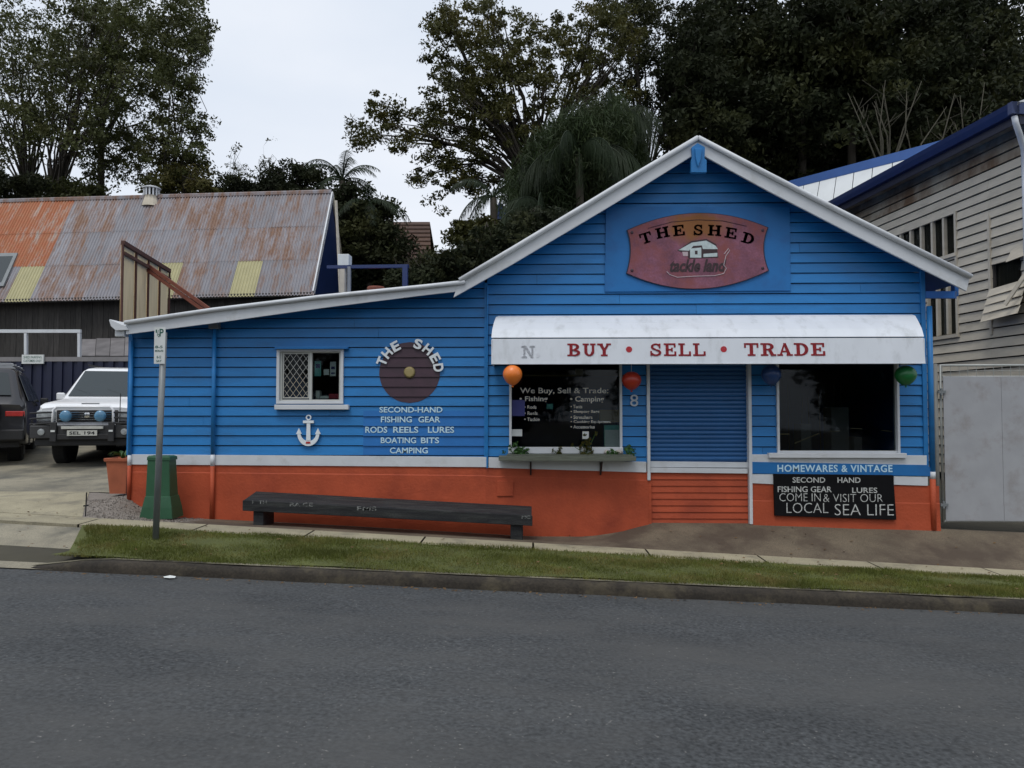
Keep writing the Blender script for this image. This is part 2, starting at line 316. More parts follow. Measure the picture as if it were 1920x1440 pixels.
# ------------------------------------------------------------------ terrain
def zre(x): return -.10 - .038 * x
FX = [(244, 930), (265, 947), (320, 970), (410, 974), (600, 983), (1000, 1006), (1100, 1006), (1160, 997), (1215, 981), (1400, 982), (1600, 989), (1757, 993)]
_fx = [-60, -6.6] + [X(a) for a, b in FX] + [9, 60]
_fz = [.45, .47] + [Z(b, a) for a, b in FX] + [-.02, -1.9]
def Fz(x): return np.interp(x, _fx, _fz)
def smooth(a, b, x): t = np.clip((x - a) / (b - a), 0, 1); return t * t * (3 - 2 * t)
def Hh(x, y):
    x = np.asarray(x, float); y = np.asarray(y, float); zr = zre(x)
    road = zr + .018 * np.clip(-2.85 - y, 0, 3.2) - .0 * y
    kt = zr + .125; s1 = zr + .166 - .0134 * np.clip(x, -12, 12); s2 = s1 + .005; f = Fz(x)
    left = smooth(-5.95, -6.9, x) if False else np.clip((-5.9 - x) / .8, 0, 1)
    far = np.where(y < 4.1, .53 + (y - .7) * .0603, .735 + .05 * np.clip(y - 4.1, 0, 10))
    f07 = f * (1 - left) + .53 * left
    z = np.where(y < -1.45, kt + (s1 - kt) * np.clip((y + 2.7) / 1.25, 0, 1),
        np.where(y < -.95, s1 + (s2 - s1) * (y + 1.45) / .5,
        np.where(y < 0, s2 + (f - s2) * np.clip((y + .95) / .95, 0, 1) * (1 - left) + (.53 - s2) * left * np.clip((y + .95) / 1.65, 0, 1) ** .8,
        np.where(y < .7, f * (1 - left) + left * (s2 + (.53 - s2) * np.clip((y + .95) / 1.65, 0, 1) ** .8), far * left + (1 - left) * (f + (far - f) * smooth(.7, 9, y))))))
    z = np.where(y < -2.85, road, z)
    hill = 15 * smooth(-17, 3, x - .12 * (y - 40)) * smooth(15, 46, y) + 9 * smooth(4, 26, x) * smooth(17, 50, y) + 3 * smooth(24, 60, y)
    return z + hill
def sheet(name, xs, ys, fn, m, parent=None, kind='structure', dz=0):
    xs = np.asarray(xs); ys = np.asarray(ys); A, B = np.meshgrid(xs, ys); z = fn(A, B) + dz
    v = np.stack([A, B, z], -1).reshape(-1, 3); nx, ny = len(xs), len(ys)
    f = [(j * nx + i, j * nx + i + 1, (j + 1) * nx + i + 1, (j + 1) * nx + i) for j in range(ny - 1) for i in range(nx - 1)]
    mb = MB(); mb.v = [tuple(p) for p in v]; mb.f = f; return mb.build(name, m, parent, smooth=True, kind=kind)
ar = np.arange
sheet('ground', np.concatenate([ar(-160, -14, 6), ar(-14, 14, .4), ar(14, 165, 6)]), np.concatenate([ar(-150, -5, 6), ar(-5, 5, .3), ar(5, 60, 2), ar(60, 240, 12)]), Hh, SOIL, dz=-.07)
sheet('road', ar(-70, 70.1, 1), np.concatenate([ar(-45, -6, 1.5), ar(-6, -2.8, .3), [-2.78]]), lambda x, y: zre(x) + .018 * np.clip(-2.85 - y, 0, 3.2), ROADM)
def kh(x): return .125 * np.clip((x + 5.55) / .9, .0, 1)
m = MB()                                      # kerb: rounded front edge, one poured length
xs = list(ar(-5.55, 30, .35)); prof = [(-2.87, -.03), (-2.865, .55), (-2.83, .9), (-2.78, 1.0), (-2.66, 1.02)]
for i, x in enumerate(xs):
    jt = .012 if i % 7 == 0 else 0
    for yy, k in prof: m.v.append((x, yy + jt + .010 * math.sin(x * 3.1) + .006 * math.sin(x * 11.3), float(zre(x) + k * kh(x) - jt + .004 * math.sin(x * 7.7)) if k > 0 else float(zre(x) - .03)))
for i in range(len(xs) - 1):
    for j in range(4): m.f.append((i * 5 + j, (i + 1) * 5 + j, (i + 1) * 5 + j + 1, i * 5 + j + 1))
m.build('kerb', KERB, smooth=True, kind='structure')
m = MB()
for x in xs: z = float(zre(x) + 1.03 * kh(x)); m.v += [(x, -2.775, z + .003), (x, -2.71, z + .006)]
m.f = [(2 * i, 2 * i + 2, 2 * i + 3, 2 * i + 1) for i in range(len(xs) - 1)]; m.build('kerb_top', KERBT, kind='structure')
# drive crossover and concrete driveway on the left
def xl(y): return np.interp(y, [-2.85, -2.6, -1.45], [-5.35, -5.1, -5.65])
def crossf(x, y): k = np.clip((y + 2.9) / 1.3, 0, 1); return (zre(x) + .01) * (1 - k) + Hh(x, y) * k
m = MB(); ys = ar(-2.87, -1.44, .13); ts = ar(0, 1.001, .04)
for y in ys:
    xr = float(xl(y)) + .25
    for t in ts: x = -16 + (xr + 16) * t; m.v.append((x, y, float(crossf(x, y)) + .004))
k = len(ts)
for j in range(len(ys) - 1):
    for i in range(k - 1): m.f.append((j * k + i, j * k + i + 1, (j + 1) * k + i + 1, (j + 1) * k + i))
m.build('driveway_crossover', CONC_Y, smooth=True, kind='structure')
sheet('gravel_patch', ar(-6.95, -4.55, .08), ar(-.97, .09, .06), lambda x, y: Hh(x, y) + .008 * np.sin(x * 37) * np.sin(y * 41), GRAVEL, dz=.002)
sheet('path', np.concatenate([ar(-4.7, 14, .2)]), ar(-.96, .12, .07), lambda x, y: Hh(x, y), PATHA, dz=.006)
sheet('side_path', ar(-7.2, -5.7, .1), ar(.05, .75, .1), lambda x, y: Hh(x, y), GRAVEL, dz=.004)
yard = sheet('driveway', ar(-40, -5.7, .3), ar(.7, 16.5, .5), lambda x, y: Hh(x, y) - .0, CONC_Y, dz=.004)
def paver(name, x0, x1, y0, y1, parent, m_, gap=.012, th=.05, dz=.012):
    n = max(2, int(((x1(y0) if callable(x1) else x1) - x0) / .3)); nyy = max(2, int((y1 - y0) / .3)); m = MB(); Y_ = np.linspace(y0 + gap * .5, y1 - gap * .5, nyy)
    XX = [np.linspace(x0 + gap, (x1(y) if callable(x1) else x1) - gap, n) for y in Y_]; X_ = XX[0]
    for y, Xr in zip(Y_, XX):
        for x in Xr: m.v.append((x, y, float(Hh(x, y)) + dz))
    for j in range(nyy - 1):
        for i in range(n - 1): m.f.append((j * n + i, j * n + i + 1, (j + 1) * n + i + 1, (j + 1) * n + i))
    for i in range(n): m.v.append((X_[i], Y_[0], float(Hh(X_[i], Y_[0])) - th))
    b = n * nyy
    for i in range(n - 1): m.f.append((b + i, b + i + 1, i + 1, i))
    return m.build(name, m_, parent)
fp = bpy.data.objects.new('footpath', None); col.objects.link(fp); fp['kind'] = 'structure'; WLOC['footpath'] = Matrix()
x = -5.7
while x < 13: L_ = 1.45 + random.uniform(-.05, .05); paver('slab', x, x + L_, -1.47, -.965, fp, CONC); x += L_
dw = bpy.data.objects.new('concrete_driveway', None); col.objects.link(dw); dw['kind'] = 'structure'; WLOC[dw.name] = Matrix()
for a, b in ((-15.5, -12.6), (-12.6, -9.7), (-9.7, lambda y: -5.95 - (y + .95) * .55)):
    paver('slab', a, b, -.95, .7, dw, CONC)
for a, b in ((-14.6, -11.6), (-11.6, -8.6), (-8.6, -5.7)):
    paver('slab', a, b, -1.47, -.965, dw, CONC)
m = MB(); Y_ = ar(-2.72, -1.43, .08)
for y in Y_:
    xr = float(xl(y))
    for t in np.linspace(0, 1, 90): x = xr + (26 - xr) * t; m.v.append((x, y, float(Hh(x, y)) + .012 + .012 * math.sin(x * 2.3) * math.sin(y * 4)))
for j in range(len(Y_) - 1):
    for i in range(89): m.f.append((j * 90 + i, j * 90 + i + 1, (j + 1) * 90 + i + 1, (j + 1) * 90 + i))
m.build('verge', GRASSB, smooth=True, kind='structure')
g = np.random.default_rng(3); n = 150000
gx = g.uniform(-5.7, 9.0, n); gy = g.uniform(-2.76, -1.40, n); keep = gx > xl(gy) + .05 + .04 * np.sin(gy * 9) + .05 * abs(g.normal(size=n))
clump = np.sin(gx * 1.7 + 3 * np.sin(gy * 2)) * np.sin(gy * 5.3 + gx) + .6 * np.sin(gx * 6.1) * np.sin(gy * 9.7 + gx * 2)
keep &= g.random(n) < np.clip(.78 + .3 * clump, .3, 1); gx, gy, clump = gx[keep], gy[keep], clump[keep]; n = len(gx)
gz = Hh(gx, gy) + .01; ang = g.uniform(0, 6.28, n); hh = g.uniform(.015, .042, n) * (1 + .4 * clump); ww = g.uniform(.002, .0045, n)
ca, sa = np.cos(ang) * ww, np.sin(ang) * ww; le = g.normal(0, .014, (n, 2))
v = np.stack([np.stack([gx - ca, gy - sa, gz], 1), np.stack([gx + ca, gy + sa, gz], 1), np.stack([gx + le[:, 0], gy + le[:, 1], gz + hh], 1)], 1).reshape(-1, 3)
o = quads('grass', v, GRASS, kind='stuff', k=3); tag(o, 'short mown green grass growing on the narrow verge beside the kerb', 'grass')
# loose pebbles of the gravel patch
n = 2600; g = np.random.default_rng(5); px_, py_ = g.uniform(-6.9, -4.7, n), g.uniform(-.93, .02, n); kp = px_ > -5.92 - (py_ + .95) * .55; px_, py_ = px_[kp], py_[kp]; n = len(px_); pz_ = Hh(px_, py_) + .006
s_ = g.uniform(.006, .017, (n, 1)); c = np.stack([px_, py_, pz_], 1)
dirs = g.normal(size=(n, 3, 3)); dirs /= np.linalg.norm(dirs, axis=2)[:, :, None]; top = np.zeros((n, 3)); top[:, 2] = 1
tri = []
for a, b in ((0, 1), (1, 2), (2, 0)):
    tri += [c + dirs[:, a] * s_, c + dirs[:, b] * s_, c + top * s_ * .8]
v = np.stack(tri, 1).reshape(-1, 3)
o = quads('pebbles', v, GRAVEL, kind='stuff', k=3); tag(o, 'loose grey and brown pebbles beside the green cable pillar', 'gravel')

# ------------------------------------------------------------------ shared board builder
def boards(parent, mapf, x0, x1, zs, top, openings, m_, name='weatherboard', proud=.024, thin=.005, joints=(), kind=None, zmin=None, gap=.013):
    bps = sorted(set([x0, x1] + [q for o in openings for q in o[:2] if x0 < q < x1] + [q for q in joints if x0 < q < x1]))
    fine = sorted(set(bps + list(np.arange(x0, x1, .12)))) if top else bps
    for k in range(len(zs) - 1):
        za, zb = zs[k], zs[k + 1]; runs = []; cur = []
        for i in range(len(fine) - 1):
            a, b = fine[i], fine[i + 1]; mid = (a + b) / 2; lo, hi = za, zb
            for ox0, ox1, oz0, oz1 in openings:
                if ox0 < mid < ox1 and oz0 < hi and oz1 > lo:
                    if oz0 <= lo and oz1 >= hi: lo = hi
                    elif oz0 > lo: hi = oz0
                    else: lo = oz1
            ta = tb = hi
            if top: ta = min(hi, top(a)); tb = min(hi, top(b))
            if zmin: lo = max(lo, zmin)
            if hi - lo < .004 or (ta <= lo and tb <= lo):
                if cur: runs.append(cur); cur = []
                continue
            if cur and (a in joints): runs.append(cur); cur = []
            cur.append((a, b, lo, max(ta, lo), max(tb, lo)))
        if cur: runs.append(cur)
        for rn in runs:
            mb = MB(); n = 0
            # merge equal columns
            mg = [list(rn[0])]
            for c in rn[1:]:
                p = mg[-1]
                if abs(c[2] - p[2]) < 1e-6 and abs(p[3] - zb) < 1e-6 and abs(p[4] - zb) < 1e-6 and abs(c[4] - zb) < 1e-6 and abs(c[3] - zb) < 1e-6: p[1] = c[1]
                else: mg.append(list(c))
            jit = random.uniform(-.003, .003)
            mg = [[a, b, (lo + gap if abs(lo - za) < 1e-6 else lo), max(ta, lo + gap), max(tb, lo + gap)] for a, b, lo, ta, tb in mg]
            O = lambda z: proud + jit - (proud - thin) * (z - za) / (zb - za)
            if abs(mg[0][0] - x0) > .01 and any(abs(mg[0][0] - j) < 1e-6 for j in joints): mg[0][0] += .004
            for a, b, lo, ta, tb in mg:
                e = .0015 if (a, b) == (mg[0][0], mg[-1][1]) else 0
                vs = [mapf(a, -.02, lo), mapf(b, -.02, lo), mapf(b, -.03, tb), mapf(a, -.03, ta), mapf(a, O(lo), lo), mapf(b, O(lo), lo), mapf(b, O(tb), tb), mapf(a, O(ta), ta)]
                fs = [(4, 5, 6, 7), (0, 1, 5, 4)]
                if a == mg[0][0]: fs.append((0, 4, 7, 3))
                if b == mg[-1][1]: fs.append((1, 2, 6, 5))
                mb.add(vs, fs)
            mb.build(name, m_, parent)

# ------------------------------------------------------------------ the blue shop
shop = thing('weatherboard_shop', 'blue weatherboard tackle shop with white gable trim and orange base', 'shop', (0, 0, .1))
YB = -.35
def pl(pts, Y): return [(P(a, b, Y).x, P(a, b, Y).z) for a, b in pts]
lean_top = pl([(236, 603), (400, 579), (600, 555), (800, 535), (872, 527)], YB)
gab_top = pl([(862, 524), (960, 466), (1100, 382), (1200, 321), (1308, 257), (1440, 326), (1580, 398), (1819, 517)], YB)
lean_bot = pl([(236, 627), (400, 606), (600, 578), (800, 553), (872, 545)], YB)
gab_bot = pl([(850, 558), (960, 496), (1100, 413), (1200, 353), (1308, 286), (1440, 358), (1580, 430), (1812, 546)], YB)
_lx, _lz = zip(*lean_top); _gx, _gz = zip(*gab_top)
def roofz(x): return float(max(np.interp(x, _lx, _lz) if x < _lx[-1] else -9, np.interp(x, _gx, _gz) if x > _gx[0] else -9))
XL, XM, XR = X(248), X(911), X(1729)
ident = lambda x, o_, z: (x, -o_, z)
sill_z = Z(853, 700)
W1 = (X(521), X(643), Z(757, 580), Z(654, 580)); W2 = (X(955), X(1166), Z(846, 1060), Z(655, 1060)); W3 = (X(1455), X(1684), Z(850, 1570), Z(655, 1570))
DO = (X(1214), X(1405), -1, Z(655, 1300))
zl = Z(652.5, 600); zs = [zl + .1425 * k for k in range(-12, 10)]
for k in range(len(zs) - 1): boards(shop, ident, XL, XM - .02, zs[k:k + 2], lambda x: roofz(x) - .04, [W1], BLUE, zmin=Z(866, 500), joints=[round(random.uniform(XL + .6, XM - .6), 2)] if random.random() < .55 else [])
zr_ = Z(590, 1300); zs = [zr_ + .1465 * k for k in range(-16, 20)]
for k in range(len(zs) - 1): boards(shop, ident, XM + .02, XR, zs[k:k + 2], lambda x: roofz(x) - .04, [W2, W3, DO], BLUE, zmin=Z(868, 1300), joints=[round(random.uniform(XM + .6, XR - .6), 2)] if random.random() < .55 else [])
# trims and cover strips
m = MB(); m.box(XM - .022, XM + .022, -.038, .01, Z(872, 910), roofz(XM) - .2); m.build('cover_strip', BLUE, shop)
m = MB(); m.box(XR - .005, XR + .06, -.04, .03, Z(893, 1729), roofz(XR) - .1); m.build('corner_board', BLUE, shop, bevel=.004)
m = MB(); m.box(XL - .055, XL + .005, -.04, .03, Z(853, 248), roofz(XL) - .1); m.build('corner_board', BLUE, shop, bevel=.004)
def band(name, pts, y0, y1, m_, parent=shop, bevel=.003):   # pts (px,py) outline on the wall
    mb = MB(); mb.prism([(P(a, b, y0).x, P(a, b, y0).z) for a, b in pts], y0, y1); return mb.build(name, m_, parent, bevel=bevel)
band('base_board', [(244, 852), (912, 857), (912, 876), (244, 871)], -.045, .02, WHITE)
band('base_board', [(916, 857.5), (1212, 866), (1212, 886), (916, 877)], -.045, .02, WHITE)
band('base_board', [(1409, 852), (1738, 854), (1738, 873), (1409, 868)], -.045, .02, WHITE)
band('base_board', [(1409, 889), (1451, 889), (1451, 908), (1409, 906)], -.045, .02, WHITE)
band('base_board', [(1676, 893), (1740, 894), (1740, 911), (1676, 909)], -.045, .02, WHITE)
# plinth: rendered base with a faint ledge, following the ground
def plinth(x0, x1, ztop0, ztop1, joint):
    m = MB(); xs = np.arange(x0, x1 + .001, (x1 - x0) / max(2, round((x1 - x0) / .15))); n = len(xs)
    for x in xs:
        t = (x - x0) / (x1 - x0); zt = ztop0 + (ztop1 - ztop0) * t; zj = zt - joint; zb = float(Fz(x)) - .12; wv = .004 * math.sin(x * 5.1)
        m.v += [(x, .05, zt), (x, -.028, zt), (x, -.03, zj + .012), (x, -.036, zj), (x, -.04 + wv, (zj + zb) / 2), (x, -.052 + wv, zb)]
    for i in range(n - 1):
        for j in range(5): m.f.append((i * 6 + j, (i + 1) * 6 + j, (i + 1) * 6 + j + 1, i * 6 + j + 1))
    m.f = [tuple(reversed(f)) for f in m.f]
    return m.build('plinth', ORANGE, shop)
plinth(X(244), X(911), Z(869, 244), Z(876, 911), .125); plinth(X(911), X(1214), Z(876, 911), Z(884, 1214), .13)
plinth(X(1405), X(1756), Z(906, 1405), Z(911, 1756), .25)
band('render_panel', [(932, 902), (962, 902), (962, 930), (932, 930)], -.06, -.02, ORANGE)
# text panel band
band('signboard', [(1409, 866), (1740, 872), (1756, 893), (1409, 888)], -.052, .0, BLUE_SIGN)
fit_text('HOMEWARES & VINTAGE', X(1454), X(1668), Z(884.5, 1560), Z(871, 1560), -.052, LETW, 'lettering', shop, bold=.02, sx=1.1)
# doorway: jambs, roller door, lower boards
dz = Z(655, 1300)
for px_ in (1215, 1404.5):
    zb_ = Z(900 if px_ < 1300 else 982, px_)
    m = MB(); m.box(X(px_) - .022, X(px_) + .022, -.055, .08, zb_, dz + .02); m.build('door_jamb', WHITE, shop, bevel=.004)
m = MB(); m.box(X(1213) - .02, X(1219) + .005, -.03, .05, Z(985, 1215), Z(901, 1215)); m.build('plinth_end', ORANGE, shop)
door = MB(); door.box(X(1218), X(1402), .07, .09, Z(866, 1300), dz); door = door.build('roller_door', BLUE_SH, shop)
z0, z1 = Z(864, 1300), dz; ns = 26; h = (z1 - z0) / ns
for i in range(ns):
    zz = z0 + i * h; m = MB(); prof = [(.060, zz + .002), (.052, zz + .010), (.046, zz + h * .45), (.050, zz + h - .012), (.060, zz + h - .002)]
    for x in (X(1218), X(1402)): m.v += [(x, y, z) for y, z in prof]
    m.f = [(j, j + 5, j + 6, j + 1) for j in range(4)]; m.f = [tuple(f) for f in m.f]; m.build('slat', BLUE_SH, door)
band('bottom_rail', [(1218, 865), (1402, 867), (1402, 877), (1218, 876)], .02, .08, WHITE)
band('threshold', [(1218, 877), (1402, 879), (1402, 888), (1218, 886)], -.02, .08, WHITE)
zt, zb = Z(887, 1310), Z(985, 1310); nb = 8
for i in range(nb):
    a, b = zb + (zt - zb) * i / nb, zb + (zt - zb) * (i + 1) / nb; m = MB(); xa, xb = X(1219), X(1401)
    m.add([(xa, .03, a), (xb, .03, a), (xb, .008, a + .002), (xa, .008, a + .002), (xa, .024, b), (xb, .024, b)], [(0, 1, 2, 3), (3, 2, 5, 4)]); m.build('infill_board', ORANGE, shop)
# shell behind the boards
m = MB(); zg = 0
m.box(X(246) - .01, X(246) + .07, .03, 7, -.1, 2.95); m.build('side_wall', BLUE_D, shop)
m = MB(); m.box(XR - .07, XR + .03, .03, 7, -.1, 3.6); m.build('side_wall', BLUE_D, shop)
m = MB(); m.box(XL, XR, 6.9, 7, -.1, 3.6); m.build('rear_wall', BLUE_D, shop)
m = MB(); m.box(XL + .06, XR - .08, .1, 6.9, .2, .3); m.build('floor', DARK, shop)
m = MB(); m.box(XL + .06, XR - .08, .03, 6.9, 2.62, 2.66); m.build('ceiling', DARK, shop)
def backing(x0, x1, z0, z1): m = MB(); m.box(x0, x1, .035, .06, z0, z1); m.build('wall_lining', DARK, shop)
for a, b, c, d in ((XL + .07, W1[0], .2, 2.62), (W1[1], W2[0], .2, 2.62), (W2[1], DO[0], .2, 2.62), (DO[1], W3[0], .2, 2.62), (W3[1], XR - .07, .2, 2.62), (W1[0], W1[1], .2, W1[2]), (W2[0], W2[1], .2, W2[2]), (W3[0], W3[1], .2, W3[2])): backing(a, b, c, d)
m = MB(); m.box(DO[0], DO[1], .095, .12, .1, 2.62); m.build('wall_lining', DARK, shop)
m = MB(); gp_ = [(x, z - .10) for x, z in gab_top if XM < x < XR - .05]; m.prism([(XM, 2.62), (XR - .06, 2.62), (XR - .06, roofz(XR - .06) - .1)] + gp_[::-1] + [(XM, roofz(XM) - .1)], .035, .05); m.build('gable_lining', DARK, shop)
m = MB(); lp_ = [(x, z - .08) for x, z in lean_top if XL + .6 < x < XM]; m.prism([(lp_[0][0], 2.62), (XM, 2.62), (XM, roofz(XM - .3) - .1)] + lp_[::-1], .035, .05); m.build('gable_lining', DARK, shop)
# roof
def rpoly(top, dz=-.01, th=.05): t = [(x, z + dz) for x, z in top]; return t + [(x, z - th) for x, z in reversed(t)]
m = MB(); m.prism(rpoly(lean_top[:-1] + [(gab_top[0][0] + .12, lean_top[-1][1])], -.01), YB + .035, 7.2); m.build('lean_to_roof', BLUE_D, shop)
m = MB(); m.prism(rpoly(gab_top), YB + .035, 7.2); m.build('gable_roof', BLUE_D, shop)
m = MB(); m.prism([lean_top[0]] + lean_top[1:-1] + [lean_top[-1], lean_bot[-1]] + lean_bot[-2::-1], YB, YB + .03); m.build('bargeboard', WHITE, shop, bevel=.004)
i = 4
m = MB(); m.prism(gab_top[:i + 1] + gab_bot[i::-1], YB - .004, YB + .03); m.build('bargeboard', WHITE, shop, bevel=.004)
m = MB(); m.prism(gab_top[i:] + gab_bot[:i - 1:-1], YB - .004, YB + .03); m.build('bargeboard', WHITE, shop, bevel=.004)
def cap(pts, r=.036):
    m = MB(); m.tube([(x, YB - .028, z - .018) for x, z in pts], r, 10); m.build('barge_capping', WHITE, shop, smooth=True)
    m = MB(); m.prism([(x, z + .014) for x, z in pts] + [(x, z + .004) for x, z in reversed(pts)], YB - .02, YB + .3); m.build('barge_capping', WHITE, shop)
cap(lean_top, .030); cap(gab_top[:i + 1]); cap(gab_top[i:])
a, b = P(1309, 270, YB - .03), P(1309, 325, YB - .03)
band('finial', [(1297, 276), (1308, 268), (1322, 276), (1321, 297), (1325, 300), (1325, 323), (1296, 323), (1296, 300), (1298, 296)], YB - .07, YB - .005, BLUE)
band('finial', [(1303, 278), (1316, 278), (1314, 298), (1309, 312), (1305, 298)], YB - .10, YB - .071, BLUE)
m = MB(); m.beam(P(1733, 553, .02), P(1792, 553, YB + .06), .09, .10); m.build('eave_bracket', BLUE_D, shop, bevel=.004)
m = MB(); m.beam(P(1790, 520, .1), P(1790, 556, .1), .10, .06); m.build('eave_bracket', BLUE_D, shop, bevel=.004)
# left eave gutter seen end on
g0 = P(245, 612, YB)
m = MB(); prof = [(-.30, .09), (-.285, .10), (-.05, .0), (-.02, -.055), (-.20, -.06), (-.27, .0)]
m.prism([(g0.x + a, g0.z + b) for a, b in prof], YB - .03, 7.2); m.build('gutter', WHITE, shop, bevel=.006)
m = MB(); m.box(g0.x - .24, g0.x - .10, YB + .02, YB + .12, g0.z - .14, g0.z - .05); m.build('gutter_bracket', WHITE, shop, bevel=.01)
# downpipes painted with the wall
def pipe(px_, ytop, pytop, bot, r=.034, y=-.07, w0=853, w1=872):
    x = X(px_, y); o = MB(); o.tube([(x, y, Z(w0, px_)), (x, y, Z(pytop, px_))], r, 10); o = o.build('downpipe', BLUE, shop, smooth=True)
    q = MB(); q.tube([(x, y, Z(w1, px_)), (x, y, Z(w0, px_))], r + .002, 10); q.build('painted_band', WHITE, o, smooth=True)
    q = MB(); q.tube([(x, y, Z(bot, px_)), (x, y, Z(w1, px_))], r + .001, 10); q.build('painted_band', ORANGE, o, smooth=True)
    return o
o = pipe(400, 0, 618, 976, .030, -.07, 852, 873)
q = MB(); q.box(X(391, -.08), X(409, -.08), -.13, -.03, Z(618, 400), Z(607, 400)); q.build('rain_head', GALV, o, bevel=.004)
pipe(244.5, 0, 640, 938, .026, -.06); pipe(1746, 0, 575, 992, .038, -.04, 884, 897)
m = MB(); m.tube([(X(914), -.05, Z(877, 914)), (X(914), -.05, Z(540, 914))], .012, 6); m.build('conduit', BLUE, shop)

# windows of the shop
def frame_bars(parent, x0, x1, z0, z1, w_, y0, y1, m_, name='frame', bottom=True):
    m = MB(); m.box(x0, x0 + w_, y0, y1, z0, z1); m.box(x1 - w_, x1, y0, y1, z0, z1); m.box(x0 + w_, x1 - w_, y0 + .001, y1, z1 - w_, z1)
    if bottom: m.box(x0 + w_, x1 - w_, y0 + .001, y1, z0, z0 + w_)
    return m.build(name, m_, parent, bevel=.003)
x0, x1, z0, z1 = W1
win = frame_bars(shop, x0 - .012, x1 + .012, z0, z1, .042, -.05, .06, WHITE, 'window')
m = MB(); m.box(X(514, -.1), X(653, -.1), -.10, -.02, Z(768, 580), Z(759, 580)); m.build('sill', WHITE, win, bevel=.006)
m = MB(); m.box(X(514, -.1), X(651, -.1), -.11, -.02, Z(655.5, 580), Z(651, 580)); m.build('window_hood', BLUE_SIGN, win, bevel=.003)
frame_bars(win, x0 + .03, x1 - .03, z0 + .03, z1 - .03, .03, -.005, .05, CREAM)
xm = X(583); m = MB(); m.box(xm - .028, xm + .012, -.008, .05, z0 + .06, z1 - .06); m.build('mullion', CREAM, win, bevel=.003)
frame_bars(win, X(530), X(579), Z(747, 580), Z(662, 580), .014, -.012, .01, CREAM, 'grille_frame')
m = MB(); ga, gb, gc, gd = X(530) + .012, X(579) - .012, Z(747, 580) + .012, Z(662, 580) - .012; sp = .093
for sgn in (1, -1):
    for k in range(-14, 24):
        pts = []
        c0 = ga + k * sp
        for t in np.linspace(gc, gd, 41):
            x = c0 + sgn * (t - gc) * .74 if sgn > 0 else c0 - (t - gc) * .74
            if ga <= x <= gb: pts.append((x, -.002 - .003 * (sgn > 0), t))
        if len(pts) > 1: m.beam(pts[0], pts[-1], .004, .009, (0, 1, 0))
m.build('security_grille', CREAM, win)
m = MB(); m.box(x0 + .05, x1 - .05, .022, .028, z0 + .05, z1 - .05); m.build('pane', GLASS, win)
for nm, r_, mm in (('poster', (588, 600, 705, 677), TEAL), ('poster', (617, 628, 705, 678), PAPER), ('poster', (605, 615, 703, 692), PAPER), ('parcel', (588, 595, 747, 732), PAPER), ('parcel', (596, 612, 747, 742), PAPER), ('parcel', (613, 632, 747, 738), REDP)):
    m = MB(); m.box(X(r_[0]), X(r_[1]), .034 if nm == 'poster' else .10, .036 if nm == 'poster' else .2, Z(r_[2], 600), Z(r_[3], 600)); m.build(nm, mm, win)
m = MB(); m.box(X(619), X(626), .032, .0335, Z(692, 620), Z(687, 620)); m.box(X(619), X(626), .032, .0335, Z(701, 620), Z(698, 620)); m.box(X(590), X(598), .032, .0335, Z(690, 620), Z(682, 620)); m.build('poster_print', STICK, win)

def shopwin(r, sp0, sp1, sy0, sy1):
    x0, x1, z0, z1 = r; zf = Z(sy0, (sp0 + sp1) / 2)
    wn = frame_bars(shop, x0, x1, zf - .01, z1, .034, -.05, .06, WHITE, 'window', bottom=False)
    m = MB(); m.box(X(sp0, -.1), X(sp1, -.1), -.10, .06, Z(sy1, (sp0 + sp1) / 2), zf); m.build('sill', WHITE, wn, bevel=.006)
    m = MB(); m.box(x0 + .03, x1 - .03, .02, .026, zf, z1 - .03); m.build('pane', GLASS, wn); return wn
win2 = shopwin(W2, 953, 1168, 838, 850); win3 = shopwin(W3, 1441, 1699, 849, 858)
m = MB(); m.box(W3[0] + .034, W3[1] - .034, -.03, .05, Z(849, 1570), Z(845, 1570)); m.build('frame', WHITE, win3, bevel=.003)
# things seen dimly behind the glass: counter, rods on a rack, lamp tube
rack = thing('rod_rack', 'dim rack of upright fishing rods behind the right shop window', 'rack', (X(1560), 1.6, .3))
GREYD = mat('dim_grey', (.10, .10, .10), .7, .2, 5)
m = MB(); m.box(X(1480), X(1665), 1.2, 1.7, .3, 1.05); m.build('cabinet', GREYD, rack)
for i in range(9):
    a = X(1480) + i * .17; m = MB(); m.tube([(a, 1.5, 1.05), (a + .06 * math.sin(i * 2), 1.5, 2.2 + .2 * math.sin(i))], [.012, .004], 5); m.build('rod', GREYD, rack)
for i, (a, b, c, h_) in enumerate(((1530, 1550, 0, .5), (1590, 1625, 0, .75), (1635, 1650, 0, .3))):
    m = MB(); m.box(X(a), X(b), .6, .9, .3, 1.1 + h_); m.build('box', GREYD, rack)
m = MB(); m.box(X(1460), X(1484), .10, .14, Z(816, 1460), Z(813, 1460)); m.beam(P(1490, 831, .12), P(1535, 813, .12), .02, .012); m.beam(P(1555, 809, .12), P(1575, 808, .12), .02, .01); m.beam(P(1595, 803, .12), P(1616, 804, .12), .02, .01); m.beam(P(1652, 807, .12), P(1672, 809, .12), .02, .012)
m.build('shelf_edge', CARDB, rack)
m = MB(); m.lathe((X(1473), .3, Z(726, 1473)), [(.012, 0), (.03, .02), (.026, .10), (.01, .13)], 10); o = m.build('window_lamp', CARDB); tag(o, 'small pale lantern hanging inside the top left of the right shop window', 'lantern')
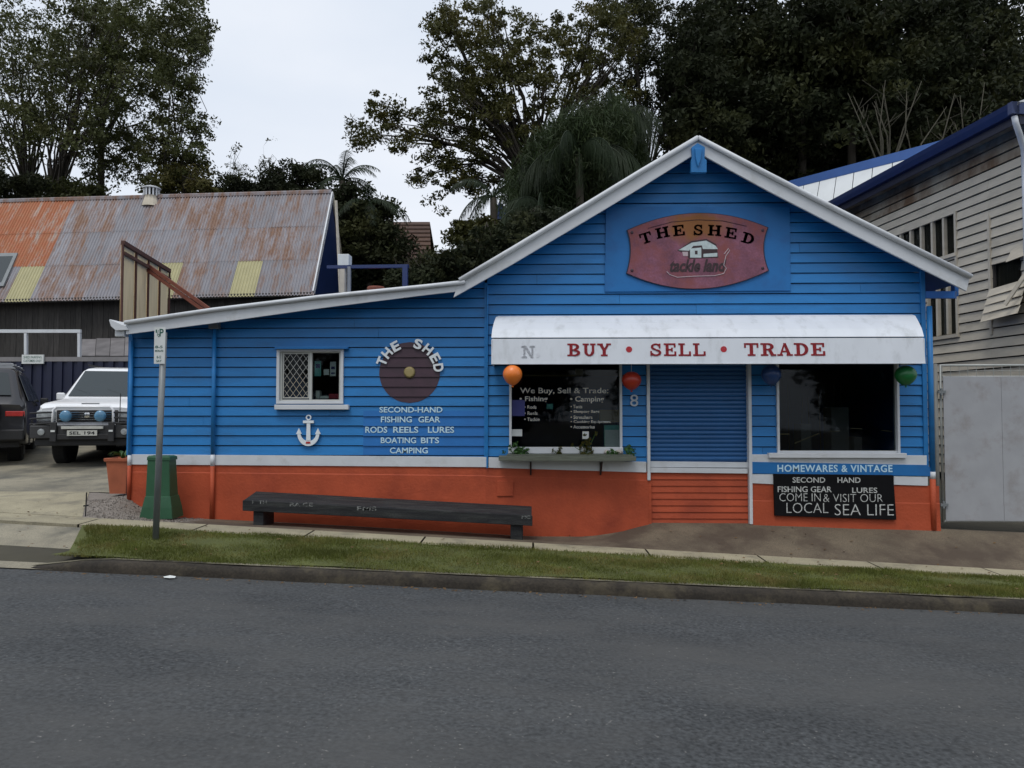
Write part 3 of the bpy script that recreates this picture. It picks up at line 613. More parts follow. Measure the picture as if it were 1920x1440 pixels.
# writing on the middle window
def wt(t, a, b, y0, y1, bold=.02, m_=CHALK): return fit_text(t, X(a), X(b), Z(y1, 1060), Z(y0, 1060), .018, m_, 'lettering', win2, bold=bold, th=.001)
wt('We Buy, Sell & Trade:', 975, 1141, 727, 740.5, .012); wt('• Fishing', 974, 1027, 743, 755); wt('• Camping', 1069, 1133, 743, 756)
for t, b, y in (('• Rods', 1006, 760), ('• Reels', 1008, 771.5), ('• Tackle', 1012, 783)): wt(t, 983, b, y, y + 6.5)
for t, b, y in (('• Tents', 1092, 759), ('• Sleeping Bags', 1124, 769), ('• Stretchers', 1111, 779), ('• Cooking Equipment', 1146, 788), ('• Accessories', 1115, 797)): wt(t, 1070, b, y, y + 6.5)
def stuck(nm, a, b, y0, y1, m_, y=.015): m = MB(); m.box(X(a), X(b), y, y + .002, Z(y1, 1060), Z(y0, 1060)); return m.build(nm, m_, win2)
stuck('sticker', 959, 984, 750, 780, STICK); wt('ADT', 960.5, 983, 759, 768, .03)
stuck('sticker', 958, 979, 805, 818, PAPER); stuck('sticker', 1092, 1104, 809, 823, PAPER); stuck('sticker', 1025, 1037, 757, 767, TEAL, .03)
stuck('poster', 1133, 1162, 797, 838, TEAL, .03); stuck('poster', 1134, 1161, 806, 838, PAPER, .028)
m = MB(); m.box(X(1126), X(1162), .06, .25, Z(792, 1140), Z(768, 1140)); m.build('carton', CARDB, win2, bevel=.004)
m = MB(); m.box(X(983), X(1095), .12, .16, Z(705, 1060), Z(702, 1060)); m.box(X(1080), X(1095), .12, .16, Z(705, 1060), Z(690, 1060)); m.build('blind_rail', CARDB, win2)
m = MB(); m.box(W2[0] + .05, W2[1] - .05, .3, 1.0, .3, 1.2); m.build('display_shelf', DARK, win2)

# awning
A = [(0.0, 592, 936, 1712), (-.10, 594, 931, 1718), (-.30, 605, 927, 1724), (-.50, 618, 924, 1730), (-.62, 633, 922, 1734)]
m = MB(); rows = []
for Y_, py, a, b in A:
    z = Z(py, 1330, Y_); m.v += [(X(a, Y_), Y_, z), (X(b, Y_), Y_, z)]; rows.append((Y_, z))
for i in range(len(A) - 1): m.f.append((2 * i + 2, 2 * i + 3, 2 * i + 1, 2 * i))
n0 = len(m.v); zb_ = rows[-1][1]; m.v += [(m.v[0][0], 0, zb_), (m.v[1][0], 0, zb_)]
m.f.append((0, n0, 8, 6, 4, 2)); m.f.append((1, 3, 5, 7, 9, n0 + 1))
awn = m.build('awning', WHITE_A, shop); sm = awn.modifiers.new('solid', 'SOLIDIFY'); sm.thickness = .012; sm.offset = 1
m = MB(); m.tube([(X(930, -.31), -.305, Z(605, 1330, -.3)), (X(1722, -.31), -.305, Z(605, 1330, -.3))], .008, 6); m.build('seam', WHITE_A, awn)
va, vb = Z(634.5, 1330, -.635), Z(681, 1330, -.67)
def vy(z): return -.635 - .035 * (va - z) / (va - vb)
m = MB(); xa, xb, xc, xd = X(922, -.64), X(1735, -.64), X(1737.5, -.67), X(921, -.67)
m.hexa([(xd, -.67, vb), (xc, -.67, vb), (xc, -.655, vb), (xd, -.655, vb), (xa, -.635, va), (xb, -.635, va), (xb, -.62, va), (xa, -.62, va)])
m.build('valance', WHITE_A, awn, bevel=.004)
m = MB(); m.box(xd, xd + .012, -.655, -.01, vb, vb + .33); m.box(xc - .012, xc, -.655, -.01, vb, vb + .33); m.build('awning_end', WHITE_A, awn)
m = MB(); m.box(xd + .001, xc - .001, -.678, -.655, vb - .012, vb); m.build('bottom_rail', WHITE_A, awn, bevel=.003)
for k in range(5):
    xx = X(960 + 180 * k); m = MB(); m.tube([(xx, -.03, Z(650, 1330)), (xx, -.6, va - .02)], .012, 6); m.build('awning_stay', WHITE, awn)

# slab serif lettering built from strokes
def G(ch):
    S, T = .23, .13; q = []
    r = lambda a, b, c, d: q.append([(a, b), (c, b), (c, d), (a, d)])
    def arc(cx, cy, rx, ry, a0, a1, t, ty=None):
        ty = ty or t; n = 12; o = [(cx + rx * math.cos(R(a0 + (a1 - a0) * i / n)), cy + ry * math.sin(R(a0 + (a1 - a0) * i / n))) for i in range(n + 1)]
        inn = [(cx + (rx - t) * math.cos(R(a0 + (a1 - a0) * i / n)), cy + (ry - ty) * math.sin(R(a0 + (a1 - a0) * i / n))) for i in range(n + 1)]
        for i in range(n): q.append([o[i], o[i + 1], inn[i + 1], inn[i]])
    def ser(cx, y, w_=.46): r(cx - w_ / 2, y, cx + w_ / 2, y + T)
    if ch in 'BRD':
        r(.16, 0, .16 + S, 1); r(.0, 0, .5, T); r(.0, 1 - T, .5, 1)
    if ch == 'B': arc(.5, .735, .38, .265, -90, 90, S, T); arc(.5, .265, .46, .265, -90, 90, S, T); r(.3, .45, .52, .55)
    if ch == 'D': arc(.45, .5, .5, .5, -90, 90, S, T)
    if ch == 'R': arc(.5, .72, .38, .28, -90, 90, S, T); r(.3, .44, .52, .56); q.append([(.48, .5), (.7, .5), (.92, 0), (.68, 0)]); r(.66, 0, 1.02, T)
    if ch == 'U':
        r(.14, .3, .14 + S, 1); r(.7, .3, .7 + S * .8, 1); ser(.25, 1 - T); ser(.78, 1 - T, .4); arc(.51, .36, .37, .36, 180, 360, S, T)
    if ch == 'Y': q.append([(.08, 1), (.34, 1), (.62, .45), (.38, .45)]); q.append([(.74, 1), (.92, 1), (.6, .42), (.44, .5)]); r(.38, 0, .62, .48); ser(.5, 0, .5); ser(.2, 1 - T, .42); ser(.83, 1 - T, .36)
    if ch == 'S':
        arc(.5, .73, .38, .27, 10, 270, S * .85, T); arc(.5, .27, .42, .27, -170, 90, S * .85, T); r(.74, .62, .86, .98); r(.08, .02, .2, .4)
    if ch in 'EL':
        r(.14, 0, .14 + S, 1); r(0, 0, .95, T); r(.8, 0, .95, .36)
        if ch == 'E': r(0, 1 - T, .9, 1); r(.77, .68, .9, 1); r(.3, .44, .66, .56); r(.56, .34, .68, .66)
        else: r(0, 1 - T, .5, 1)
    if ch == 'T': r(.385, 0, .615, 1); r(.02, 1 - T, .98, 1); r(.02, .64, .14, 1); r(.86, .64, .98, 1); ser(.5, 0, .52)
    if ch == 'H':
        for c in (.22, .78): r(c - S / 2, 0, c + S / 2, 1); ser(c, 0, .44); ser(c, 1 - T, .44)
        r(.2, .44, .8, .56)
    if ch == 'A': q.append([(.4, 1), (.58, 1), (.92, 0), (.68, 0)]); q.append([(.44, 1), (.54, 1), (.26, 0), (.12, 0)]); r(.3, .28, .72, .4); ser(.17, 0, .38); ser(.81, 0, .42)
    if ch == 'N':
        r(.14, 0, .28, 1); r(.74, 0, .88, 1); q.append([(.14, 1), (.36, 1), (.88, 0), (.7, 0)]); ser(.2, 0, .4); ser(.16, 1 - T, .36); ser(.8, 1 - T, .4)
    return q
def slab_letter(mb, ch, f, d0=.004):
    for i, p in enumerate(G(ch)):
        dd = d0 + i * .00025; n = len(p); base = [f(u, v, 0.0) for u, v in p]; tp = [f(u, v, dd) for u, v in p]
        mb.add(base + tp, [tuple(range(2 * n - 1, n - 1, -1)), tuple(range(n, 2 * n))] + [(j, (j + 1) % n, (j + 1) % n + n, j + n) for j in range(n)])
def slab_word(word, x0, x1, z0, z1, yf, m_, parent, gap=.12, name='lettering'):
    n = len(word); lw = (x1 - x0) / (n + (n - 1) * gap); mb = MB()
    for i, ch in enumerate(word):
        a = x0 + i * lw * (1 + gap)
        slab_letter(mb, ch, lambda u, v, d, a=a: (a + u * lw, yf(z0 + v * (z1 - z0)) - d, z0 + v * (z1 - z0)))
    return mb.build(name, m_, parent)
yf = lambda z: vy(z) - .001
za, zb2 = Z(667.5, 1300, -.65), Z(643.5, 1300, -.65)
for wd, a, b in (('BUY', 1064, 1146), ('SELL', 1218, 1325), ('TRADE', 1396, 1550)): slab_word(wd, X(a, -.65), X(b, -.65), za, zb2, yf, RED, awn)
slab_word('N', X(978, -.65), X(1003, -.65), Z(671, 1000, -.65), Z(648, 1000, -.65), yf, FAINT, awn)
fit_text(',', X(1006, -.65), X(1013, -.65), Z(671, 1000, -.65), Z(661, 1000, -.65), 0, FAINT, 'lettering', awn, mapf=lambda x, y, z: (x, yf(z) + y, z), bold=.03)
for c in (1180, 1358):
    m = MB(); zc = Z(655, 1300, -.65); m.lathe((X(c, -.65), yf(zc), zc), [(.042, .01), (.042, -.005)], 16, 'y'); m.build('lettering', RED, awn)

# painted lettering on the boards
o_ = MB(); zz = [zl + .1425 * k for k in range(-12, 10)]
for k in range(len(zz) - 1):                 # darker painted panel behind the writing, lying on each board
    a, b = max(zz[k], Z(853, 790)), min(zz[k + 1], Z(770, 790))
    if b - a > .01:
        O = lambda z: .024 - .019 * (z - zz[k]) / .1425 + .003
        o_.add([(X(682), -O(a + .004), a + .004), (X(908), -O(a + .004), a + .004), (X(908), -O(b), b), (X(682), -O(b), b)], [(0, 1, 2, 3)])
o_.build('painted_panel', BLUE_P, shop)
for t, a, b, y0, y1 in (('SECOND-HAND', 712, 830, 763, 773.5), ('FISHING', 715, 773, 781, 792), ('GEAR', 785, 826, 781, 792), ('RODS', 686, 727, 800, 811.5), ('REELS', 738, 785, 800, 811.5), ('LURES', 803, 852, 800, 811.5), ('BOATING', 715, 781, 820, 831), ('BITS', 790, 824, 820, 831), ('CAMPING', 732, 803, 839, 850)):
    fit_text(t, X(a), X(b), Z(y1, 770), Z(y0, 770), -.0235, LETW, 'lettering', shop, bold=.018, th=.004)
# painted maroon disc following the boards
dx, dzc, rr = X(768), Z(698.5, 768), X(825) - X(768)
m = MB()
for k in range(len(zz) - 1):
    a, b = max(zz[k] + .003, dzc - rr), min(zz[k + 1], dzc + rr)
    if b <= a: continue
    t = np.linspace(a, b, 6); O = lambda z: .024 - .019 * (z - zz[k]) / .1425 + .003
    hw = [math.sqrt(max(rr * rr - (z - dzc) ** 2, 0)) for z in t]
    for i in range(5): m.add([(dx - hw[i], -O(t[i]), t[i]), (dx + hw[i], -O(t[i]), t[i]), (dx + hw[i + 1], -O(t[i + 1]), t[i + 1]), (dx - hw[i + 1], -O(t[i + 1]), t[i + 1])], [(0, 1, 2, 3)])
disc = m.build('painted_disc', MAROON, shop)
emb = MB(); emb.lathe((dx, 0, dzc), [(.085, -.0285), (.055, -.034), (.02, -.036)], 20, 'y'); emb.build('brass_boss', BRASS, disc, smooth=True)
tt = thing('arched_letters', 'white raised letters reading THE SHED arched over the maroon disc', 'sign', (dx, -.03, dzc))
RL = rr * .97
for ch, ang in (('T', 158), ('H', 139), ('E', 118), ('S', 73), ('H', 51), ('E', 29), ('D', 9)):
    c = bpy.data.curves.new('t', 'FONT'); c.body = ch; c.extrude = .1; c.offset = .035; o = bpy.data.objects.new('t', c); col.objects.link(o)
    me = bpy.data.meshes.new_from_object(o.evaluated_get(bpy.context.evaluated_depsgraph_get())); bpy.data.objects.remove(o)
    vs = np.array([v.co[:] for v in me.vertices]); mn, mxx = vs.min(0), vs.max(0); h_, w_ = .145, .115
    if ch == 'H': w_ = .12
    th = R(ang - 90); cx, cz = dx + (RL + .0) * math.cos(R(ang)), dzc + RL * math.sin(R(ang)) * 1.0
    for i_, v in enumerate(me.vertices):
        a = ((vs[i_][0] - mn[0]) / (mxx[0] - mn[0]) - .5) * w_; b = ((vs[i_][1] - mn[1]) / (mxx[1] - mn[1]) - .5) * h_
        v.co = (cx + a * math.cos(th) - b * math.sin(th), -.03 - (.022 if vs[i_][2] > 0 else 0), cz + a * math.sin(th) + b * math.cos(th))
    me.materials.clear(); me.materials.append(LETW2); me.name = 'letter'; link(me, 'letter', tt)
# anchor
ax, az = X(580.5), Z(808, 580); s_ = 1 / 130.
def A2(px, py): return (X(px), Z(py, 580))
anc = thing('anchor_ornament', 'white wooden anchor ornament fixed to the boards under the small window', 'anchor', (ax, -.03, az))
m = MB(); m.prism([A2(577.3, 793), A2(583.7, 793), A2(584.5, 826), A2(576.5, 826)], -.056, -.03)
m.build('shank', LETW2, anc, bevel=.003)
m = MB(); m.prism([A2(570.5, 788.5), A2(590.5, 788.5), A2(590.5, 793.5), A2(570.5, 793.5)], -.06, -.031); m.build('stock', LETW2, anc, bevel=.003)
m = MB(); ring = [(ax + .032 * math.cos(t), -.045, Z(783, 580) + .032 * math.sin(t)) for t in np.linspace(0, 2 * math.pi, 17)]; m.tube(ring, .011, 6, False); m.build('ring', LETW2, anc, smooth=True)
cx, cz = ax, Z(812, 580); outer = [(cx + .160 * math.cos(t), cz + .185 * math.sin(t)) for t in np.linspace(R(178), R(362), 22)]; inner = [(cx + .115 * math.cos(t), cz + .115 * math.sin(t)) for t in np.linspace(R(362), R(178), 22)]
m = MB()
for i in range(21): m.prism([outer[i], outer[i + 1], inner[20 - i], inner[21 - i]], -.055, -.03)
m.build('arms', LETW2, anc)
for sx in (-1, 1):
    m = MB(); m.prism([(cx + sx * .10, cz - .01), (cx + sx * .138, cz + .07), (cx + sx * .178, cz - .012)] if sx < 0 else [(cx + .178, cz - .012), (cx + .138, cz + .07), (cx + .10, cz - .01)], -.058, -.03); m.build('fluke', LETW2, anc)
m = MB(); m.prism([(cx - .035, cz - .15), (cx + .035, cz - .15), (cx + .03, cz - .122), (cx - .03, cz - .122)], -.060, -.054); m.build('red_patch', REDL, anc)
# number 8
o = fit_text('8', X(1181), X(1196), Z(762, 1188), Z(740, 1188), -.03, mat('pale_number', (.5, .55, .6), .5), 'house_number', bold=.0, th=.015); tag(o, 'pale number 8 fixed beside the roller door under the awning', 'house number')

# barrel shaped THE SHED sign on its blue backing
sg = thing('hanging_sign', 'pink and orange barrel shaped THE SHED sign high on the gable', 'sign', (X(1308), -.05, Z(470, 1308)))
band('backing_board', [(1134, 547), (1483, 545), (1481, 392), (1440, 372), (1420, 372), (1136, 372)][:0] or [(1134, 547), (1483, 545), (1481, 388), (1136, 388)], -.042, -.005, BLUE_SIGN, sg)
def arcpts(pts, n=12):      # quadratic through 3 points
    (x0, y0), (x1, y1), (x2, y2) = pts; cx, cy = 2 * x1 - (x0 + x2) / 2, 2 * y1 - (y0 + y2) / 2
    return [((1 - t) ** 2 * x0 + 2 * t * (1 - t) * cx + t * t * x2, (1 - t) ** 2 * y0 + 2 * t * (1 - t) * cy + t * t * y2) for t in np.linspace(0, 1, n)][:-1]
out = arcpts([(1177, 432), (1308, 400), (1439, 427)], 20) + arcpts([(1439, 427), (1431, 466), (1440, 507)]) + arcpts([(1440, 507), (1308, 541), (1176, 512)], 20) + arcpts([(1176, 512), (1183, 470), (1177, 432)])
def scale_(o, s): cx, cy = 1308, 470; return [(cx + (a - cx) * s, cy + (b - cy) * s) for a, b in o]
band('rim', scale_(out, 1.016), -.066, -.042, NAVY, sg, 0)
def sign_mat():
    m = mat('mottled_sign_paint', (.20, .078, .115), .6, .35, 5, .2, 40, spec=.3, dirt=(.23, .070, .068), dscale=3, dlo=.45, dhi=.65, fine=.12)
    nt = m.node_tree; N = nt.nodes; L = nt.links.new; b = N['Principled BSDF']; src = b.inputs['Base Color'].links[0].from_socket
    g = N.new('ShaderNodeNewGeometry'); v = N.new('ShaderNodeVectorMath'); v.operation = 'SUBTRACT'; c = P(1305, 425, -.07); v.inputs[1].default_value = c; L(g.outputs['Position'], v.inputs[0])
    v2 = N.new('ShaderNodeVectorMath'); v2.operation = 'MULTIPLY'; v2.inputs[1].default_value = (1 / .62, 0, 1 / .34); L(v.outputs[0], v2.inputs[0]); ln = N.new('ShaderNodeVectorMath'); ln.operation = 'LENGTH'; L(v2.outputs[0], ln.inputs[0])
    nn = N.new('ShaderNodeTexNoise'); nn.inputs['Scale'].default_value = 6; nn.inputs['Detail'].default_value = 6; L(g.outputs['Position'], nn.inputs[0])
    ad = N.new('ShaderNodeMath'); ad.operation = 'ADD'; L(ln.outputs['Value'], ad.inputs[0]); L(nn.outputs[0], ad.inputs[1])
    q = N.new('ShaderNodeMapRange'); q.inputs[1].default_value = 1.35; q.inputs[2].default_value = .85; L(ad.outputs[0], q.inputs[0])
    mx = N.new('ShaderNodeMix'); mx.data_type = 'RGBA'; L(q.outputs[0], mx.inputs['Factor']); L(src, mx.inputs[6]); mx.inputs[7].default_value = (.24, .095, .030, 1); L(mx.outputs[2], b.inputs['Base Color']); return m
band('sign_face', out, -.07, -.066, sign_mat(), sg, 0)
DKL = mat('dark_brown_lettering', (.035, .016, .02), .6); PALE = mat('pale_pink_paint', (.45, .36, .38), .6); PW = mat('pale_drawing', (.48, .56, .56), .6, .15, 20)
for (a, b) in ((1185, 436), (1185, 507), (1430, 432), (1430, 503)):
    m = MB(); p = P(a, b, -.07); m.lathe((p.x, -.07, p.z), [(.022, .0), (.022, -.006), (.01, -.01)], 10, 'y'); m.build('bolt', MAROON, sg)
mb = MB()
for ch, cx, cy, an, wd in (('T', 1211, 446, 17, 23), ('H', 1242, 436, 11, 25), ('E', 1273, 432, 6, 23), ('S', 1309, 431, 0, 20), ('H', 1340, 432, -4, 25), ('E', 1371, 437, -10, 23), ('D', 1403, 447, -17, 24)):
    c = P(cx, cy, -.07); an = R(an); w_ = wd / 131; h_ = 20 / 131
    slab_letter(mb, ch, lambda u, v, d: (c.x + (u - .5) * w_ * math.cos(an) - (v - .5) * h_ * math.sin(an), -.0705 - d, c.z + (u - .5) * w_ * math.sin(an) + (v - .5) * h_ * math.cos(an)), .003)
mb.build('lettering', DKL, sg)
# little drawing of a shed
def flat(nm, pts, m_, y): band(nm, pts, y, -.069, m_, sg, 0)
flat('shed_drawing', [(1270, 470), (1296, 452), (1325, 448), (1343, 458), (1347, 483), (1291, 485), (1288, 476)], DKL, -.0725)
flat('shed_drawing', [(1272, 469), (1297, 455), (1324, 451), (1342, 461), (1346, 467), (1318, 467), (1316, 460), (1300, 461), (1292, 470)], PW, -.0735)
flat('shed_drawing', [(1279, 472), (1290, 472), (1290, 480), (1281, 480)], PALE, -.0737); flat('shed_drawing', [(1294, 466), (1315, 464), (1315, 483), (1294, 483)], PW, -.0742); flat('shed_drawing', [(1319, 476), (1345, 474), (1345, 481), (1319, 482)], PW, -.0744)
flat('shed_drawing', [(1303, 470), (1308, 470), (1308, 477), (1303, 477)], DKL, -.075)
c0, c1 = P(1251, 505, -.07), P(1356, 479, -.07)
fit_text('tackle land', P(1252, 0, -.07).x, P(1357, 0, -.07).x, P(0, 505, -.07).z if False else Z(510, 1308, -.07), Z(486, 1308, -.07), -.0715, DKL, 'lettering', sg, bold=.035, shear=.3, th=.002)
m = MB(); pts = [P(a, b, -.0725) for a, b in ((1250, 509), (1256, 515), (1270, 520), (1300, 518), (1340, 517), (1357, 513), (1362, 503), (1357, 497), (1361, 480), (1368, 470), (1366, 466), (1358, 476))]; m.tube(pts, .006, 5); m.build('hook_drawing', PALE, sg)
m = MB(); pts = [P(a, b, -.072) for a, b in ((1215, 428), (1260, 416), (1308, 412), (1355, 414), (1400, 424))]; m.tube(pts, .004, 5); m.build('line_drawing', MAROON, sg)

# chalk board under the right window
cb = thing('chalk_board', 'black board with white writing low on the orange base', 'sign', (X(1566), -.06, Z(930, 1566)))
band('board', [(1451, 888.5), (1675, 891), (1681, 975), (1453, 967)], -.085, -.045, BLACKB, cb)
def ct(t, a, b, y0, y1, bold=.01, m_=CHALK): fit_text(t, X(a, -.08), X(b, -.08), Z(y1, 1566, -.08), Z(y0, 1566, -.08), -.0855, m_, 'lettering', cb, bold=bold, th=.001)
ct('SECOND', 1484, 1545, 895, 905); ct('HAND', 1568, 1611, 895, 905); ct('FISHING GEAR', 1456, 1557, 912, 923); ct('LURES', 1595, 1642, 914, 924)
ct('COME IN', 1459, 1536, 925, 940, -.014); ct('& VISIT OUR', 1541, 1652, 926, 941, -.016); ct('LOCAL', 1472, 1550, 943, 962, -.014); ct('SEA LIFE', 1562, 1672, 945, 966, -.014)

# planter shelf with brackets, plants and stones
sh = thing('window_shelf', 'mossy timber shelf on two black brackets below the middle window', 'shelf', (X(1063), -.2, Z(855, 1063)))
m = MB(); m.box(X(935, -.3), X(1192, -.3), -.32, -.045, Z(864, 1063, -.3), Z(856, 1063, -.3)); m.build('plank', SHELF, sh, bevel=.004)
m = MB(); m.box(X(950, -.3), X(1188, -.3), -.24, -.05, Z(856, 1063, -.3) + .001, Z(853, 1063, -.3)); m.build('plank', SHELF, sh, bevel=.004)
for a in (995, 1126):
    m = MB(); m.box(X(a, -.1) - .012, X(a, -.1) + .012, -.055 - .006, -.055 + .006, Z(890, a), Z(866, a)); m.beam((X(a, -.1), -.06, Z(889, a)), (X(a, -.1), -.29, Z(866, a, -.28)), .022, .012); m.build('bracket', BLKP, sh)
zt_ = Z(853, 1063, -.3)
lbl = ['leafy green creeper sprawling on the left end of the window shelf', 'low moss tuft on the shelf between the creeper and the bushy plant', 'tall bushy olive plant on the shelf near the poster', 'small dark leafy plant next to the pale stone on the shelf', 'trailing green plant on the right end of the window shelf']
for i, (px_, w_, h_, n_) in enumerate(((973, .16, .10, 26), (1046, .07, .05, 10), (1098, .13, .17, 26), (1148, .05, .05, 8), (1180, .06, .08, 12))):
    t = thing('shelf_plant', lbl[i], 'plant', (X(px_, -.15), -.15, zt_), group='small plants on the window shelf'); g = np.random.default_rng(i)
    cs = np.stack([X(px_, -.15) + g.normal(0, w_ * .6, n_), -.15 + g.normal(0, .03, n_), zt_ + abs(g.normal(.01, h_ * .7, n_))], 1); cs[:, 2] = np.minimum(cs[:, 2], zt_ + h_ * 1.7)
    m = MB()
    for c in cs[:6]: m.tube([(X(px_, -.15), -.15, zt_), tuple(c)], .004, 4)
    m.build('stems', LEAF5, t); leaves('foliage', cs, np.full(n_, .03), 14, .02, LEAF2 if i in (1, 2) else LEAF5, t, seed=i)
for i, (px_, r) in enumerate(((1160, .05), (1137, .035))):
    m = MB(); m.lathe((X(px_, -.12), -.12, zt_), [(.01, 0), (r, .01), (r * 1.05, .03), (r * .7, .055), (.01, .065)], 9); o = m.build('stone', STONE, smooth=True); tag(o, ('larger pale stone on the shelf by the right window edge', 'smaller pale stone on the shelf in front of the poster')[i], 'stone', 'pale stones on the window shelf')

# fallen leaves in the gutter, on the path and under the bench
g = np.random.default_rng(31); n = 620; lx = g.uniform(-8, 9, n); pick = g.random(n)
ly = np.where(pick < .45, g.normal(-2.93, .05, n), np.where(pick < .75, g.uniform(-1.4, -.1, n), g.uniform(-2.6, -1.5, n))); ly = np.where((ly > -2.88) & (ly < -2.6), -2.95, ly)
lz = np.where(ly < -2.86, zre(lx) + .006, Hh(lx, ly) + .022 + np.where(ly < -1.45, .02, 0)); sz = g.uniform(.006, .02, n); an = g.uniform(0, 6.28, n); c = np.stack([lx, ly, lz], 1)
a = np.stack([np.cos(an) * sz * 1.6, np.sin(an) * sz * 1.6, g.normal(0, .003, n)], 1); b = np.stack([-np.sin(an) * sz * .7, np.cos(an) * sz * .7, g.normal(0, .003, n)], 1)
o = quads('leaf_litter', np.stack([c - a, c + b, c + a, c - b], 1).reshape(-1, 3), LITTER, kind='stuff'); tag(o, 'small brown fallen leaves scattered in the gutter and over the path', 'leaf litter')
# ------------------------------------------------------------------ balloons under the awning
def balloon(px_, py_, r, m_, lb, Y=-.45, sq=1.0):
    c = P(px_, py_, Y); t = thing('balloon', lb, 'balloon', c, group='coloured balloons hanging under the awning')
    m = MB(); pr = [(r * math.sin(a) * (1 if a < 1.7 else 1 - .10 * (a - 1.7)), -r * sq * math.cos(math.pi - a) * (1 if a < 1.7 else 1 + .12 * (a - 1.7))) for a in np.linspace(.05, 3.09, 16)]
    pr = [(a, b) for a, b in pr]; m.lathe(c, pr, 24); m.build('envelope', m_, t, smooth=True)
    m = MB(); m.lathe((c.x, c.y, c.z - r * sq * 1.16 - .02), [(.02, 0), (.006, .018), (.012, .035)], 10); m.build('knot', m_, t)
    m = MB(); m.tube([(c.x, c.y, c.z + r * sq), (c.x, c.y, Z(668, 1300, -.45))], .003, 4); m.build('string', PAPER, t)
balloon(961, 702, .132, mat('orange_balloon', (.78, .20, .03), .35, .03, 3), 'bright orange balloon hanging at the left end of the awning', -.62)
balloon(1184, 713, .135, mat('red_balloon', (.38, .03, .012), .35, .03, 3), 'dark red balloon hanging above the number 8', -.35, .9)
balloon(1446, 702, .135, mat('blue_balloon', (.015, .05, .16), .35, .03, 3), 'dark blue balloon hanging over the corner of the right shop window', -.30)
balloon(1698, 703, .14, mat('green_balloon', (.012, .14, .035), .35, .03, 3), 'dark green balloon hanging at the right end of the awning', -.45, .92)

# ------------------------------------------------------------------ bench
bn = thing('bench', 'long low black timber bench with faint chalk writing on its front edge', 'bench', (X(730, -.5), -.45, .2))
Yf, Yb = -.66, -.22
def bz(py, px_, Y): return P(px_, py, Y).z
lf, rf = (470, 937), (996, 966); x0, x1 = P(lf[0], 0, Yf).x, P(rf[0], 0, Yf).x; zL, zR = bz(lf[1], 470, Yf), bz(rf[1], 996, Yf)
zLb, zRb = bz(921, 470, Yb), bz(949, 996, Yb)
for j in range(3):
    a, b = j / 3 + .008, (j + 1) / 3 - .008; ya, yb_ = Yf + (Yb - Yf) * a, Yf + (Yb - Yf) * b
    la, lb_, ra, rb = zL + (zLb - zL) * a, zL + (zLb - zL) * b, zR + (zRb - zR) * a, zR + (zRb - zR) * b; t = .04
    m = MB(); m.hexa([(x0, ya, la - t), (x1, ya, ra - t), (x1, yb_, rb - t), (x0, yb_, lb_ - t), (x0, ya, la), (x1, ya, ra), (x1, yb_, rb), (x0, yb_, lb_)]); m.build('seat_plank', TIMB, bn, bevel=.006)
m = MB(); m.hexa([(x0 - .01, Yf - .035, zL - .145), (x1 + .01, Yf - .035, zR - .14), (x1 + .01, Yf - .001, zR - .14), (x0 - .01, Yf - .001, zL - .145), (x0 - .01, Yf - .035, zL - .003), (x1 + .01, Yf - .035, zR - .003), (x1 + .01, Yf - .001, zR - .003), (x0 - .01, Yf - .001, zL - .003)]); m.build('front_rail', TIMB, bn, bevel=.006)
for a, b in ((477, 496), (957, 980)):
    xa, xb = X(a, Yf), X(b, Yf); u = ((xa + xb) / 2 - x0) / (x1 - x0); zt = zL + (zR - zL) * u - .03; zb = float(Hh((xa + xb) / 2, Yf)) - .05
    m = MB(); m.box(xa, xb, Yf + .003, Yb - .01, zb, zt - .045); m.build('leg', TIMB, bn, bevel=.008)
    m = MB(); m.box(xa + .01, xb - .01, Yf - .04, Yf - .036, zt - .10, zt - .02)
for t, a, b, y0, y1 in (("F", 477, 480, 938, 944), ('TH', 489, 504, 938, 944), ('BA CE', 547, 590, 942, 949), ('FMS', 672, 708, 949, 957), ('MC', 978, 994, 966, 972)):
    u = ((a + b) / 2 - 470) / 526; fit_text(t, X(a, Yf), X(b, Yf), bz(y1, (a + b) / 2, Yf), bz(y0, (a + b) / 2, Yf), Yf - .036, CHALKD, 'lettering', bn, bold=.01, th=.001)

# ------------------------------------------------------------------ sign post, cable pillar, pot, stake, litter
pb = Pd(291.5, 1021, 8.85); ptp = Pd(300, 690, 8.85); gz_ = float(Hh(pb.x, pb.y))
sp = thing('parking_sign', 'slightly leaning grey pole with a narrow white parking sign', 'sign', (pb.x, pb.y, gz_))
base = Vector((pb.x, pb.y, gz_ - .05)); m = MB(); top = Pd(300.5, 622, 8.85); top.y = pb.y; m.tube([base, top], .036, 12); m.build('pole', GALV, sp, smooth=True)
pc = lambda a, b: Vector((P(a, b, pb.y - .045).x, pb.y - .045, P(a, b, pb.y - .045).z))
m = MB(); m.slab([pc(288.5, 682), pc(308.5, 682), pc(310.5, 613.5), pc(289.5, 613.5)], (0, .004, 0)); m.build('sign_plate', PAPER, sp)
GRN = mat('dark_green_print', (.015, .09, .06), .6)
def st(t, a, b, y0, y1, m_=GRN): 
    p0, p1 = pc(a, y1), pc(b, y0); fit_text(t, p0.x, p1.x, p0.z, p1.z, pb.y - .0455, m_, 'lettering', sp, bold=.02, th=.001)
st('P', 299, 307, 616.5, 631); st('1', 292, 294.5, 618, 624); st('/', 294.5, 297.5, 619, 630); st('2', 296.5, 299, 626, 632); st('8-5', 291, 305, 648, 653); st('MON-FRI', 291, 306, 656, 660); st('8-12', 294, 302, 667, 672); st('SAT', 293, 303, 675, 679)
for yy in (628, 668): p = pc(299, yy); m = MB(); m.box(p.x - .05, p.x + .05, pb.y - .04, pb.y + .04, p.z - .012, p.z + .012); m.build('clamp', GALV, sp)

